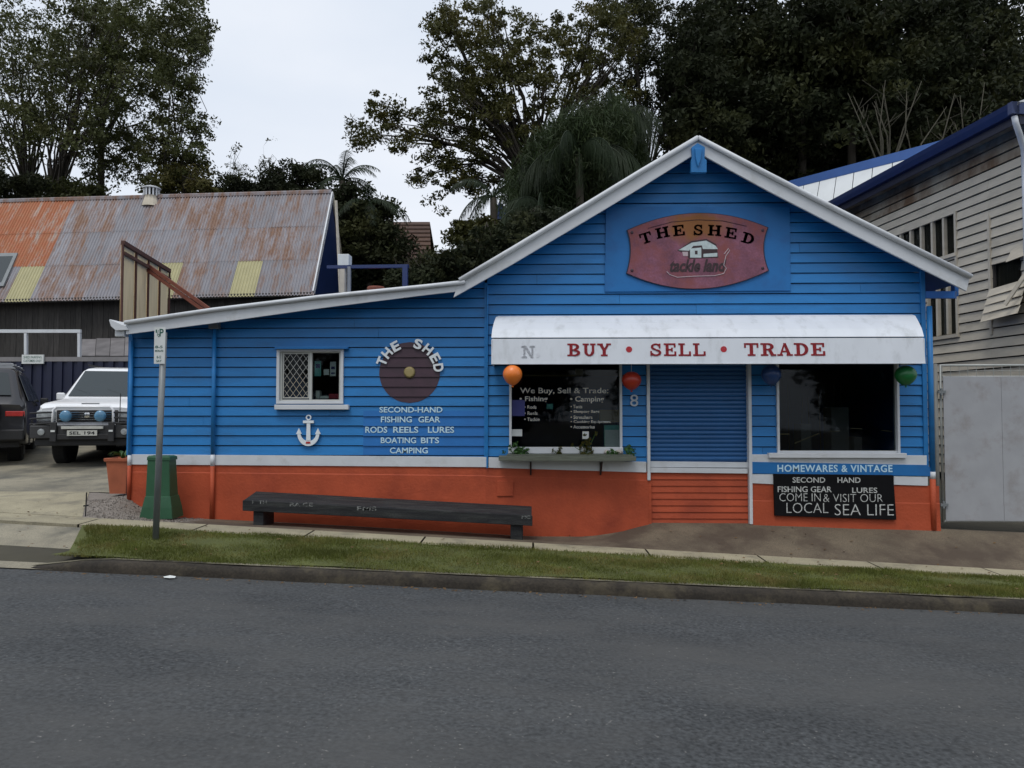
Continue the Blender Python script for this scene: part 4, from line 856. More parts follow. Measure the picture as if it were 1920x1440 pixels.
Yp = -.42
gp = thing('cable_pillar', 'dark green tapered utility cable pillar with flared base at the shop corner', 'utility pillar', (X(296, Yp), Yp, float(Hh(X(296, Yp), Yp))))
def ringbox(m, rows, cy):
    for a, b, py, dpt in rows:
        z = Z(py, 296, cy - dpt); xa, xb = X(a, cy - dpt), X(b, cy - dpt); m.v += [(xa, cy - dpt, z), (xb, cy - dpt, z), (xb, cy + dpt, z), (xa, cy + dpt, z)]
    for i in range(len(rows) - 1):
        for j in range(4): m.f.append((i * 4 + j, i * 4 + (j + 1) % 4, (i + 1) * 4 + (j + 1) % 4, (i + 1) * 4 + j))
    n = len(rows) * 4 - 4; m.f.append((n, n + 1, n + 2, n + 3)); return m
ringbox(MB(), [(264, 326, 973, .17), (269, 324.5, 952, .155), (274, 322, 932, .13), (275, 321.5, 931, .13)], Yp).build('base', GREEN, gp, bevel=.008)
ringbox(MB(), [(275.5, 321, 931.5, .122), (278, 319, 862, .10)], Yp).build('column', GREEN, gp, bevel=.006)
ringbox(MB(), [(276.5, 320.5, 863, .11), (277, 320, 857, .108), (280, 317, 854.5, .08)], Yp).build('cap', GREEN, gp, bevel=.006)

Yt = .42; tx = X(232, Yt)
pot = thing('plant_pot', 'square terracotta pot with a leafy green plant beside the shop corner', 'plant pot', (tx, Yt, float(Hh(tx, Yt))))
zb, zt = Z(924, 232, Yt), Z(858, 232, Yt); m = MB()
for s, z in ((.125, zb), (.165, zt - .05), (.185, zt - .05), (.19, zt), (.16, zt), (.155, zt - .04)): m.v += [(tx - s, Yt - s, z), (tx + s, Yt - s, z), (tx + s, Yt + s, z), (tx - s, Yt + s, z)]
for i in range(5):
    for j in range(4): m.f.append((i * 4 + j, i * 4 + (j + 1) % 4, (i + 1) * 4 + (j + 1) % 4, (i + 1) * 4 + j))
m.f.append((20, 21, 22, 23)); m.build('pot', TERRA, pot, bevel=.008)
g = np.random.default_rng(11)
for k in range(16):
    a = g.uniform(0, 6.28); ln = g.uniform(.18, .36); m = MB(); n = 7; pr = []
    for i in range(n):
        t = i / (n - 1); r = ln * t; p = Vector((tx + math.cos(a) * r * .8, Yt + math.sin(a) * r * .8, zt - .03 + ln * (1.5 * t - 1.25 * t * t))); w_ = .022 * math.sin(math.pi * min(t * .95 + .05, 1)); sd_ = Vector((-math.sin(a), math.cos(a), .3)) * w_; m.v += [p - sd_, p + sd_]
    m.f = [(2 * i, 2 * i + 1, 2 * i + 3, 2 * i + 2) for i in range(n - 1)]; m.build('leaf', LEAF5, pot)
p = Pd(160, 975, 9.9); m = MB(); zz0 = float(Hh(p.x, p.y)); m.beam((p.x, p.y, zz0 - .02), (p.x + .01, p.y, zz0 + .32), .012, .012); m.beam((p.x - .03, p.y, zz0 + .14), (p.x + .04, p.y, zz0 + .15), .008, .02); o = m.build('metal_stake', BLKP); tag(o, 'thin dark metal stake standing where the driveway meets the gravel', 'stake')
p = Pd(319, 1071, 7.75); zr = float(Hh(p.x, p.y)); m = MB(); g = np.random.default_rng(2); P0 = []
for i in range(10): a = i * .628; P0.append((p.x + .075 * math.cos(a) * g.uniform(.7, 1.1), p.y + .05 * math.sin(a) * g.uniform(.7, 1.1), zr + .012 + .012 * g.random()))
m.v = P0 + [(p.x, p.y, zr + .035)]; m.f = [(i, (i + 1) % 10, 10) for i in range(10)]; o = m.build('paper_litter', PAPER); tag(o, 'crumpled scrap of white paper lying on the road by the kerb', 'litter')
# ------------------------------------------------------------------ cars
def car(name, label, cat, loc, rz, paint, front=True):
    t = thing(name, label, cat, loc, rz); t['_'] = 0; del t['_']
    ST = [(0.00, .84, .50, .82, .80, .92, .78, .95, .60, .97), (.10, .90, .42, .90, .92, .98, .88, 1.02, .70, 1.04), (.35, .93, .38, .93, .98, 1.02, .90, 1.07, .74, 1.10), (1.30, .94, .36, .945, 1.06, 1.10, .86, 1.16, .76, 1.185),
          (2.02, .94, .34, .945, 1.08, 1.16, .70, 1.76, .60, 1.82), (2.5, .94, .34, .945, 1.08, 1.17, .70, 1.81, .60, 1.87), (3.6, .94, .34, .945, 1.08, 1.18, .70, 1.82, .60, 1.88), (4.45, .93, .36, .935, 1.06, 1.18, .69, 1.78, .60, 1.83), (4.72, .91, .42, .92, 1.0, 1.16, .80, 1.24, .70, 1.26), (4.80, .86, .50, .87, .9, 1.05, .80, 1.10, .6, 1.11)]
    m = MB(); k = 12
    for y, w0, z0, w1, zb, zb2, w2, z2, w3, z3 in ST:
        h = [(w0, z0), (w1, (z0 + zb) / 2), (w1, zb), (w1 - .03, zb2), (w2, z2), (w3, z3)]
        for x, z in h: m.v.append((x, y, z))
        for x, z in reversed(h): m.v.append((-x, y, z))
    for i in range(len(ST) - 1):
        for j in range(11): m.f.append((i * k + j, i * k + j + 1, (i + 1) * k + j + 1, (i + 1) * k + j))
        m.f.append((i * k + 11, i * k, (i + 1) * k, (i + 1) * k + 11))
    m.f.append(tuple(range(k))); n = (len(ST) - 1) * k; m.f.append(tuple(range(n + k - 1, n - 1, -1)))
    m.f = [tuple(reversed(f)) for f in m.f]
    body = m.build('body', paint, t, True, True); bv = body.modifiers.new('b', 'BEVEL'); bv.width = .035; bv.segments = 2; bv.limit_method = 'ANGLE'; bv.angle_limit = R(28)
    def glass(nm, pts, off=(0, 0, 0), mm=CARG): mb = MB(); mb.slab([Vector(p) for p in pts], Vector(off)); return mb.build(nm, mm, t, True)
    def lerp(a, b, u): return Vector(a) * (1 - u) + Vector(b) * u
    # windscreen lies on the face between stations 3 and 4
    A_, B_ = (-.78, 1.30, 1.185), (.78, 1.30, 1.185); C_, D_ = (.62, 2.02, 1.82), (-.62, 2.02, 1.82); nrm = Vector((0, -.66, .75)).normalized() * .012
    ws = [lerp(A_, D_, .05) + nrm, lerp(B_, C_, .05) + nrm, lerp(B_, C_, .90) + nrm, lerp(A_, D_, .90) + nrm]; glass('windscreen', ws, nrm * .3)
    rs = [Vector((-.66, 4.71, 1.30)), Vector((.66, 4.71, 1.30)), Vector((.58, 4.50, 1.74)), Vector((-.58, 4.50, 1.74))]; rn = Vector((0, .92, .4)) * .02; glass('rear_window', [p + rn for p in rs], rn * .3)
    for sx in (-1, 1):
        for ya, yb2, yc, yd in ((1.72, 2.72, 2.72, 2.22), (2.80, 3.62, 3.62, 2.80), (3.70, 4.42, 4.30, 3.70)):
            q = [Vector((sx * .925, ya, 1.20)), Vector((sx * .925, yb2, 1.20)), Vector((sx * .735, yc, 1.72)), Vector((sx * .735, yd, 1.72))]; glass('side_window', q, (sx * .012, 0, .004))
        for yy in (.92, 3.72):
            m = MB(); m.lathe((sx * .60, yy, .37), [(.24, 0), (.36, .01), (.385, .04), (.385, .22), (.36, .25), (.24, .26)] if sx > 0 else [(.24, .06), (.36, .05), (.385, .02), (.385, -.16), (.36, -.19), (.24, -.20)], 26, 'x'); wh = m.build('wheel', TYRE, t, True)
            m = MB(); xo = sx * .60 + (.255 if sx > 0 else -.195); m.lathe((xo, yy, .37), [(.235, 0), (.22, -sx * .03), (.05, -sx * .02), (.05, sx * .01)], 20, 'x')
            for a in range(6): q = a * 1.047; m.beam((xo + sx * .004, yy + .04 * math.cos(q), .37 + .04 * math.sin(q)), (xo + sx * .004, yy + .225 * math.cos(q), .37 + .225 * math.sin(q)), .02, .05, (1, 0, 0))
            m.build('rim', RIM, wh, True)
            m = MB(); arc_ = [(.50 * math.cos(a), .50 * math.sin(a)) for a in np.linspace(0, math.pi, 12)]
            for i in range(11):
                (a, b), (c, d) = arc_[i], arc_[i + 1]; m.add([(sx * .95, yy + a, .37 + b), (sx * .95, yy + c, .37 + d), (sx * .60, yy + c, .37 + d), (sx * .60, yy + a, .37 + b)], [(0, 1, 2, 3)])
                m.add([(sx * .952, yy + a, .37 + b), (sx * .952, yy + c, .37 + d), (sx * .952, yy + c * .8, .37 + d * .8), (sx * .952, yy + a * .8, .37 + b * .8)], [(0, 1, 2, 3)])
            m.build('wheel_arch', BLKP, t, True)
        m = MB(); m.box(min(sx * .94, sx * 1.10), max(sx * .94, sx * 1.10), 1.62, 1.72, 1.14, 1.30); m.build('mirror', paint if front else BLKP, t, True, bevel=.03)
        m = MB(); m.box(min(sx * .62, sx * .66), max(sx * .62, sx * .66), 2.2, 4.3, 1.88, 1.92); m.build('roof_rail', BLKP if front else RIM, t, True, bevel=.01)
    m = MB(); m.box(-.80, .80, .3, 4.6, .30, .44); m.build('underbody', BLKP, t, True)
    m = MB(); m.box(-.02 if not front else -.6, .6, 4.80, 4.84, .45, .62); m.build('rear_bumper', BLKP, t, True, bevel=.02)
    for sx in (-1, 1):
        m = MB(); m.box(min(sx * .58, sx * .875), max(sx * .58, sx * .875), 4.775, 4.83, .90, 1.0); m.box(min(sx * .80, sx * .90), max(sx * .80, sx * .90), 4.73, 4.80, .90, 1.0); m.build('tail_light', REDL, t, True, bevel=.012)
        m = MB(); m.box(min(sx * .55, sx * .90), max(sx * .55, sx * .90), -.02, .14, .74, .93); m.build('headlight', LAMPG, t, True, bevel=.03)
        m = MB(); m.box(min(sx * .56, sx * .88), max(sx * .56, sx * .88), -.035, .05, .70, .735); m.build('headlight_trim', BLKP, t, True)
    m = MB(); m.box(-.26, .26, 4.85, 4.86, .64, .76); m.build('number_plate', PLATE, t, True)
    return t
def lift(t, k=1.04, dz=.13, wk=1.17):      # taller stance on bigger wheels
    for o in t.children_recursive:
        n = o.name.split('.')[0]
        for v in o.data.vertices:
            if n in ('wheel', 'rim', 'wheel_arch'):
                yc = .92 if v.co.y < 2.3 else 3.72; v.co.y = yc + (v.co.y - yc) * wk; v.co.z *= wk
            else: v.co.z = v.co.z * k + dz
pw = Pd(163, 872, 14.45); zg = float(Hh(pw.x, pw.y))
wc = car('white_four_wheel_drive', 'white four wheel drive with bull bar and blue spotlights parked beside the shop', 'car', (pw.x, pw.y - .0, zg), R(15), CARW)
m = MB(); m.box(-.54, .54, -.03, .12, .72, .94); m.build('grille', BLKP, wc, True, bevel=.01)
for i in range(4): m = MB(); m.box(-.50, .50, -.045, -.03, .755 + i * .045, .768 + i * .045); m.build('grille_bar', CHROME, wc, True)
m = MB(); m.lathe((0, -.05, .85), [(.055, .0), (.055, -.012), (.02, -.02)], 14, 'y'); m.beam((-.05, -.066, .85), (.05, -.066, .85), .01, .012); m.build('badge', CHROME, wc, True)
m = MB(); m.box(-.92, .92, -.26, .02, .42, .66); m.box(-.88, -.55, -.24, -.0, .655, .69); m.box(.55, .88, -.24, -.0, .655, .69); m.build('front_bumper', mat('charcoal_bumper', (.035, .035, .036), .45), wc, True, bevel=.03)
m = MB(); m.box(-.86, .86, -.18, .3, .28, .42); m.build('bash_plate', BLKP, wc, True, bevel=.02)
bb = MB(); bb.box(-.48, .48, -.30, -.27, .40, .50); bb = bb.build('bull_bar', BLKP, wc, True, bevel=.01)
for sx in (-1, 1): m = MB(); m.beam((sx * .50, -.31, .36), (sx * .50, -.29, .72), .11, .05, (0, 1, 0)); m.build('upright', BLKP, bb, True, bevel=.01)
m = MB(); m.tube([(-.53, -.28, .60), (-.52, -.27, .94), (-.46, -.26, 1.0), (.46, -.26, 1.0), (.52, -.27, .94), (.53, -.28, .60)], .026, 8); m.build('hoop', CARW, bb, True, smooth=True)
m = MB(); m.beam((-.36, -.31, .62), (.36, -.31, .62), .05, .05); m.build('light_bar', PLATE, bb, True)
for zz_ in (.70, .80, .90): m = MB(); m.tube([(-.94, -.20, zz_ - .02), (-.60, -.28, zz_), (-.52, -.28, zz_)], .016, 6); m.build('guard_rail', BLKP, bb, True); m = MB(); m.tube([(.94, -.20, zz_ - .02), (.60, -.28, zz_), (.52, -.28, zz_)], .016, 6); m.build('guard_rail', BLKP, bb, True)
for sx in (-1, 1):
    m = MB(); m.lathe((sx * .30, -.30, .83), [(.095, .08), (.105, .0), (.10, -.02), (.075, -.035), (.02, -.042)], 22, 'y'); m.build('spotlight', SPOTG, wc, True, smooth=True)
    m = MB(); m.box(sx * .50 - .035, sx * .50 + .035, -.345, -.325, .54, .575); m.build('marker_lamp', PAPER, bb, True)
    m = MB(); m.lathe((sx * .72, -.27, .54), [(.06, .02), (.06, -.01), (.03, -.015)], 12, 'y'); m.build('fog_lamp', LAMPG, wc, True)
m = MB(); m.box(-.26, .26, -.33, -.315, .47, .57); pn = m.build('number_plate', PLATE, wc, True)
fit_text('SEL 194', -.22, .22, .49, .55, -.331, BLKP, 'lettering', None, bold=.02, th=.001).parent = pn
m = MB(); m.tube([(.62, -.2, .66), (.625, -.2, 1.25)], .008, 5); m.build('aerial', BLKP, wc, True)
m = MB(); m.box(-.16, .16, .14, .15, 1.055, 1.075); m.build('bonnet_badge', RIM, wc, True)
for sx in (-1, 1): m = MB(); m.beam((sx * .3, 1.36, 1.25), (sx * .3 - .35, 1.48, 1.36), .012, .01); m.build('wiper', BLKP, wc, True)
lift(wc)
pdk = Pd(-60, 866, 14.3)
dkw = car('dark_wagon', 'dark grey four wheel drive seen from its rear corner at the left edge', 'car', (pdk.x - 4.8 * math.sin(R(30)) + 0, pdk.y + 4.8 * math.cos(R(30)), float(Hh(pdk.x, pdk.y)) + .02), R(210), CARD, False); lift(dkw, 1.03, .05, 1.05)
for yy in (2.4, 3.0, 3.6, 4.2): m = MB(); m.box(-.64, .64, yy, yy + .05, 2.03, 2.06); m.build('rack_bar', RIM, dkw, True, bevel=.008)
m = MB(); m.box(-.9, .9, 4.76, 4.86, .50, .72); m.build('rear_bumper', BLKP, dkw, True, bevel=.03)
m = MB(); m.lathe((-.15, 4.86, 1.0), [(.30, 0), (.34, .05), (.34, .16), (.28, .2), (.05, .2)], 22, 'y'); m.build('spare_wheel', BLKP, dkw, True)
pbl = Pd(88, 790, 21.5)
car('blue_hatchback', 'deep blue car half hidden between the dark wagon and the white four wheel drive', 'car', (pbl.x, pbl.y, float(Hh(pbl.x, pbl.y)) - .12), R(22), CARB)

# ------------------------------------------------------------------ big rusty shed at the back left
sd_ = thing('rusty_shed', 'large old timber shed with a rusting corrugated iron roof', 'shed', (-15, 13, 1.2))
Rr = Pd(622, 362, 24.3); Rl = Pd(0, 379.5, 24.7); Er = Pd(601, 547, 22.0); El = Pd(0, 556, 22.35)
U = (Rr - Rl).normalized(); Vd = (Er - Rr); Vd = (Vd - U * Vd.dot(U)); LV = Vd.length; Vd.normalize(); Nn = U.cross(Vd); Nn = -Nn if Nn.y > 0 else Nn
print('shed pitch', math.degrees(math.asin(-Vd.z)), LV, (Rr - Rl).length)
ncor, cw = 9, .095; SW = ncor * cw
def sheetmesh(L_, name):
    m = MB(); ns = ncor * 6 + 4
    for i in range(ns + 1):
        u = i * cw / 6; h = .020 * math.cos(i * math.pi / 3); m.v += [(u, 0, h), (u, L_, h)]
    m.f = [(2 * i, 2 * i + 1, 2 * i + 3, 2 * i + 2) for i in range(ns)]; me = bpy.data.meshes.new(name); me.from_pydata(m.v, [], m.f); me.polygons.foreach_set('use_smooth', [True] * len(me.polygons)); return me
nrow = 3; L3 = LV / nrow; base_me = sheetmesh(L3 + .12, 'roof_sheet'); TOT = 27; ME = {}
def with_mat(mm):
    if mm.name not in ME: q = base_me.copy(); q.materials.append(mm); ME[mm.name] = q
    return ME[mm.name]
Mb = Matrix((U, Vd, Nn)).transposed().to_4x4()
crm = {}
def col_of(px_, py_):      # which sheet column lies under this pixel on the eave row
    d = ray(px_, py_); t = (Rr - CAM).dot(Nn) / d.dot(Nn); q = CAM + d * t - Rr; return int(-q.dot(U) // SW), q.dot(Vd) / L3
cream = {col_of(440, 520)[0], col_of(62, 525)[0], col_of(300, 520)[0]}
rl = col_of(88, 400)[0]
print('cols', cream, rl)
for r in range(nrow - 1, -1, -1):
    for c in range(TOT):
        mm = IRON
        if c >= rl and r < 2: mm = IRONR
        if c == rl + 1 and r == 1: mm = IRONR
        if r == 2 and c in cream: mm = TRANSL
        o = bpy.data.objects.new('roof_sheet', with_mat(mm)); col.objects.link(o)
        org = Rr - U * SW * (c + 1) + Vd * (L3 * r) + Nn * (.008 * (nrow - r) + .006 * random.random() + (.01 if c % 2 else 0))
        o.matrix_world = Matrix.Translation(org) @ Mb; o.parent = sd_; o.matrix_parent_inverse = WLOC[sd_.name].inverted()
m = MB(); m.tube([Rr + Vector((0, 0, .03)), Rr - U * SW * TOT + Vector((0, 0, .03))], .09, 6); m.build('ridge_cap', IRON, sd_)
bk = Vector((0, 1, 0)); back = Vector((Vd.x, -Vd.y, Vd.z))
m = MB(); m.slab([Rr, Rr - U * SW * TOT, Rr - U * SW * TOT + back * LV, Rr + back * LV], (0, 0, -.05)); m.build('rear_roof', IRON, sd_)
e0 = Rr + Vd * LV; e1 = e0 - U * SW * TOT
m = MB(); m.beam(e0 + Vd * .06 - Nn * .03, e1 + Vd * .06 - Nn * .03, .07, .12); m.build('gutter', DARKT, sd_)
m = MB(); m.beam(Rr + U * .03 - Nn * .02, e0 + U * .03 - Nn * .02, .04, .16, Nn); m.build('barge_board', WHITE, sd_)
m = MB(); re = Rr + back * LV; m.beam(Rr + U * .03, re + U * .03, .04, .12); m.build('barge_board', GREYB, sd_)
m = MB(); m.slab([e0 - U * .02, Rr - U * .02 - Vector((0, 0, .1)), re - U * .02, (re.x, re.y, .5), (e0.x, e0.y, .5)], (-.08, 0, 0)); m.build('gable_wall', NAVYG, sd_)
# front wall of vertical boards
wy = e0.y + .35; n = 90; lw = .17
for i in range(n):
    x_ = e0.x - .1 - i * lw; h0 = .9 + random.uniform(-.02, .02); m = MB(); yy = wy + random.uniform(-.008, .008) + (e1.y - e0.y) * i / n; m.box(x_ - lw + .008, x_, yy, yy + .03, h0, e0.z - .15); m.build('wall_board', DARKT, sd_)
m = MB(); m.slab([(e0.x, wy + .1, .8), (e1.x, wy + .1 + e1.y - e0.y, .8), (e1.x, wy + .1 + e1.y - e0.y, e0.z - .1), (e0.x, wy + .1, e0.z - .1)], (0, .05, 0)); m.build('wall_frame', DARK, sd_)
# skylight hatch, roof ventilator
q = [Pd(-6, 475, 22.9), Pd(34, 474, 22.9), Pd(8, 535, 22.3), Pd(-40, 535, 22.3)]
def onroof(px_, py_, off=.05): d = ray(px_, py_); t = (Rr + Nn * off - CAM).dot(Nn) / d.dot(Nn); return CAM + d * t
hq = [onroof(a, b, .09) for a, b in ((-40, 475), (33, 474), (6, 536), (-75, 536))]
m = MB(); m.slab(hq, -Nn * .05); hf = m.build('skylight', GALV, sd_)
hi = [onroof(a, b, .095) for a, b in ((-34, 481), (24, 480), (2, 529), (-66, 529))]; m = MB(); m.slab(hi, -Nn * .004); m.build('pane', CARG, hf)
vp = onroof(284, 374, 0); vt = thing('roof_ventilator', 'white louvred ventilator standing on the ridge of the rusty shed', 'ventilator', vp)
m = MB(); m.lathe(vp, [(.30, -.25), (.22, .02), (.20, .12)], 14); m.build('base', GREYB, vt)
for i in range(14): a = i * .449; m = MB(); m.beam(vp + Vector((.24 * math.cos(a), .24 * math.sin(a), .10)), vp + Vector((.24 * math.cos(a), .24 * math.sin(a), .36)), .05, .02, (math.cos(a), math.sin(a), 0)); m.build('louvre', WHITE, vt)
m = MB(); m.lathe((vp.x, vp.y, vp.z + .11), [(.17, 0), (.17, .25)], 12); m.build('core', DARK, vt)
m = MB(); m.lathe((vp.x, vp.y, vp.z + .35), [(.29, 0), (.29, .03), (.2, .07), (.02, .09)], 14); m.build('cap', WHITE, vt)

# ------------------------------------------------------------------ yard things between the shop and the shed
d_ = 18.3
nb = thing('navy_container', 'dark navy shipping container behind the parked cars', 'container', (-12.5, 8.8, 1.1))
cz = Pd(100, 668, 19.5).z; cx0, cx1 = Pd(-160, 700, 19.5).x, Pd(262, 700, 19.5).x; cy0 = 9.0
m = MB(); m.box(cx0, cx1, cy0, cy0 + 2.4, 1.0, cz); m.build('body', NAVY, nb)
for i in range(int((cx1 - cx0) / .28)): m = MB(); a = cx0 + .05 + i * .28; m.prism([(a, 1.1), (a + .14, 1.1), (a + .14, cz - .1), (a, cz - .1)], cy0 - .04, cy0 - .001); m.build('rib', NAVY, nb)
m = MB(); m.box(cx0, cx1, cy0 - .05, cy0 - .0, cz - .1, cz + .02); m.build('top_rail', mat('grey_rail', (.2, .19, .19), .6), nb)
fr = thing('white_pipe_frame', 'white painted pipe frame standing on top of the navy container', 'frame', (Pd(60, 668, 18.8).x, 8.9, cz))
fy = cy0 + .1
def FP(a, b): q = P(a, b, fy); return q
m = MB(); m.beam(FP(-120, 621), FP(152, 621), .07, .09); m.build('rail', WHITE, fr)
for a, b in ((49, 662), (149, 669), (-60, 662)): m = MB(); m.beam(FP(a, 625), FP(a, b + 3), .08, .07); m.build('post', WHITE, fr)
sgn = thing('small_notice', 'small white notice board fixed to the navy container above the cars', 'sign', FP(62, 674))
pa, pb_ = P(41, 682, cy0 - .09), P(82, 665, cy0 - .09); m = MB(); m.box(pa.x, pb_.x, cy0 - .1, cy0 - .06, pa.z, pb_.z); m.build('board', PAPER, sgn)
for t, u, v in (('SHED PARKING', .58, .85), ('CUSTOMERS ONLY', .18, .45)): fit_text(t, pa.x + .05, pb_.x - .05, pa.z + (pb_.z - pa.z) * u, pa.z + (pb_.z - pa.z) * v, cy0 - .1, GRN, 'lettering', sgn, bold=.01, th=.001)
lt = thing('grey_lean_to', 'low lean-to with weathered grey roof sheets against the rusty shed', 'lean-to', (-10.5, 11.5, 1.2))
for i in range(4):
    a, b = 152 + i * 27, 152 + (i + 1) * 27; m = MB(); m.slab([Pd(a, 668, 20.6), Pd(b - 1, 668, 20.6), Pd(b + 1, 634 + (3 - i), 22.0), Pd(a + 2, 634 + (3 - i), 22.0)], (0, 0, .02 + .008 * (i % 2))); m.build('roof_sheet', mat('old_grey_sheet', (.15, .14, .14), .8, .3, 3, obj=.25), lt)
m = MB(); p0, p1 = Pd(150, 668, 20.7), Pd(262, 668, 20.7); m.box(p0.x, p1.x, p0.y, p0.y + .1, 1.0, p0.z - .01); m.build('wall', DARKT, lt)

# ------------------------------------------------------------------ plywood hoarding above the low roof
hd = thing('plywood_hoarding', 'plywood hoarding in a brown frame standing above the low left roof', 'hoarding', (P(270, 600, 2.2).x, 2.2, 2.4))
ha = P(228, 456, 1.15); hb = P(316, 507, 3.6); ht = (ha.z + hb.z) / 2; hz0 = 3.2
ha = Vector((ha.x, 1.15, ht)); hb = Vector((hb.x, 3.6, ht)); hd_ = (hb - ha); L_ = hd_.length; hd_.normalize(); hn = Vector((hd_.y, -hd_.x, 0))
print('hoarding', ha, hb, ht)
ed = [0]
for px_ in (252, 275.5, 297): # divider positions along the panel
    r_ = ray(px_, 540); A2_ = np.array([[hd_.x, -r_.x], [hd_.y, -r_.y]]); s = np.linalg.solve(A2_, np.array([CAM.x - ha.x, CAM.y - ha.y])); ed.append(float(s[0]))
ed.append(L_)
for i in range(4):
    a, b = ha + hd_ * (ed[i] + .03), ha + hd_ * (ed[i + 1] - .03); m = MB(); m.slab([(a.x, a.y, hz0), (b.x, b.y, hz0), (b.x, b.y, ht - .03), (a.x, a.y, ht - .03)], hn * -.018); m.build('panel', PLY, hd)
for e in ed: a = ha + hd_ * e + hn * .02; m = MB(); m.beam((a.x, a.y, hz0), (a.x, a.y, ht), .04, .03, hn); m.build('stud', BROWN, hd)
m = MB(); m.beam(ha + hn * .02, hb + hn * .02, .06, .07); m.build('top_rail', BROWN, hd)
z2 = P(230, 474, 1.15).z; m = MB(); m.beam(Vector((ha.x, ha.y, z2)) + hn * .035, Vector((hb.x, hb.y, z2)) + hn * .035, .04, .05); m.build('middle_rail', BROWN, hd)
for k, (a, b) in enumerate((((276, 497), (392, 579)), ((276, 506), (382, 582)))):
    m = MB(); s0 = ha + hd_ * ed[2]; A_ = P(a[0], a[1], s0.y); B_ = P(b[0], b[1], s0.y - .1); m.beam(A_, B_, .05, .06); m.build('brace', RUSTB, hd)

# ------------------------------------------------------------------ structures between shed and shop
bf = thing('steel_carport', 'dark blue steel carport frame of posts and a beam behind the low roof', 'carport', (-3.8, 5.5, 1))
m = MB(); m.beam(Pd(614, 501, 16.5), Pd(766, 499, 16.2), .08, .07); m.build('beam', NAVYG, bf)
m = MB(); a = Pd(760, 497, 16.2); m.beam((a.x, a.y, .8), a, .11, .11); m.build('post', NAVYG, bf)
m = MB(); a = Pd(655, 500, 16.4); m.beam((a.x, a.y, .8), a, .07, .07); m.build('post', mat('grey_post', (.2, .21, .22), .6), bf)
cb_ = thing('white_cabinet', 'tall white box beside the gable end of the rusty shed', 'cabinet', (-5, 6.2, 1))
a0, a1 = Pd(633, 498, 17), Pd(654, 476, 17); m = MB(); m.box(a0.x, a1.x, a0.y, a0.y + .3, a0.z, a1.z); m.build('box', PAPER, cb_, bevel=.01); m = MB(); m.box(a0.x + .06, a1.x - .1, a0.y + .02, a0.y + .2, .8, a0.z); m.build('stand', GREYB, cb_)
m = MB(); a = Pd(630, 376, 19); b = Pd(638, 548, 19); m.beam(a, b, .05, .05); o = m.build('white_pole', GREYB); tag(o, 'thin pale pole rising beside the gable of the rusty shed', 'pole')
rb = thing('red_bin', 'rusty red drum standing behind the blue frame', 'drum', Pd(705, 560, 18)); a = Pd(705, 541, 18); m = MB(); m.lathe((a.x, a.y, 1.0), [(.22, 0), (.22, a.z - 1.0), (.2, a.z - .96)], 14); m.build('body', RUSTB, rb)
# tiled house on the hill
th_ = thing('tiled_house', 'distant house with a red brown tiled roof among the dark trees', 'house', Pd(770, 480, 40))
r0, r1, s0, s1 = Pd(700, 416, 42), Pd(806, 416, 42), Pd(690, 486, 38.5), Pd(808, 486, 38.5)
nr = 9
for i in range(nr):
    a, b = i / nr, (i + 1) / nr
    q = [r0.lerp(s0, a), r1.lerp(s1, a), r1.lerp(s1, b), r0.lerp(s0, b)]; up = Vector((0, -.03, .06)); m = MB(); m.slab([q[0], q[1], q[2] + up, q[3] + up], (0, .02, -.07)); m.build('tile_course', TILE, th_)
m = MB(); m.slab([s0, s1, (s1.x, s1.y, s1.z - 4), (s0.x, s0.y, s0.z - 4)], (0, .2, 0)); m.build('wall', DARKT, th_); m = MB(); m.slab([r0, r1, r1 + Vector((0, 4, -2.2)), r0 + Vector((0, 4, -2.2))], (0, 0, -.1)); m.build('rear_roof', TILE, th_)
bh = thing('blue_roof_house', 'small dark blue gabled roof peeping out of the hillside trees', 'house', Pd(940, 400, 52))
a, b, c = Pd(918, 412, 52), Pd(937, 377, 52), Pd(962, 408, 52); m = MB(); m.slab([a, c, b], (0, 4, 0)); m.build('roof', NAVYG, bh); m = MB(); m.box(a.x + .1, c.x - .1, a.y + .1, a.y + 3.8, a.z - 3, a.z); m.build('wall', GREYB, bh)

# ------------------------------------------------------------------ grey weatherboard neighbour
wd = ray(830, 770); wd.z = 0; wd.normalize(); A0 = Pd(1860, 560, 14.1); wn_ = Vector((-wd.y, wd.x, 0)); wn_ = wn_ if wn_.x < 0 else -wn_
def onwall(px_, py_, off=0.0):
    d = ray(px_, py_); t = (A0 + wn_ * off - CAM).dot(wn_) / d.dot(wn_); q = CAM + d * t; return (q - A0).dot(wd), q.z
nmap = lambda s, o_, z: (A0.x + wd.x * s + wn_.x * o_, A0.y + wd.y * s + wn_.y * o_, z)
gh = thing('grey_weatherboard_house', 'old grey weatherboard building with a dark blue gutter on the right', 'building', nmap(0, 0, 0))
S0 = -1.4; SE = 15.0; eo = .45
eL, eR = onwall(1565, 386, eo), onwall(1893, 207, eo); zE = (eL[1] + eR[1]) / 2; print('eave', eL, eR, 'boards', onwall(1800, 441), onwall(1800, 459.5))
S0 = eR[0] + .15; exp_ = abs(onwall(1810, 520)[1] - onwall(1810, 539)[1]); print('exp', exp_, 'S0', S0)
def wr(a, b, y0, y1): s1, _ = onwall(a, 500); s0, _ = onwall(b, 500); zt = onwall(b, y0)[1]; zb = onwall(b, y1)[1]; return (s0, s1, zb, zt)
V1 = wr(1672, 1794, 399, 474); V2 = wr(1738, 1796, 500, 626); V3 = wr(1861, 1917, 482, 541)
nz_ = int((zE - .5) / .19)
zs = [zE - .1 - .19 * k for k in range(nz_, -1, -1)]
js = [onwall(1858, 500)[0]]
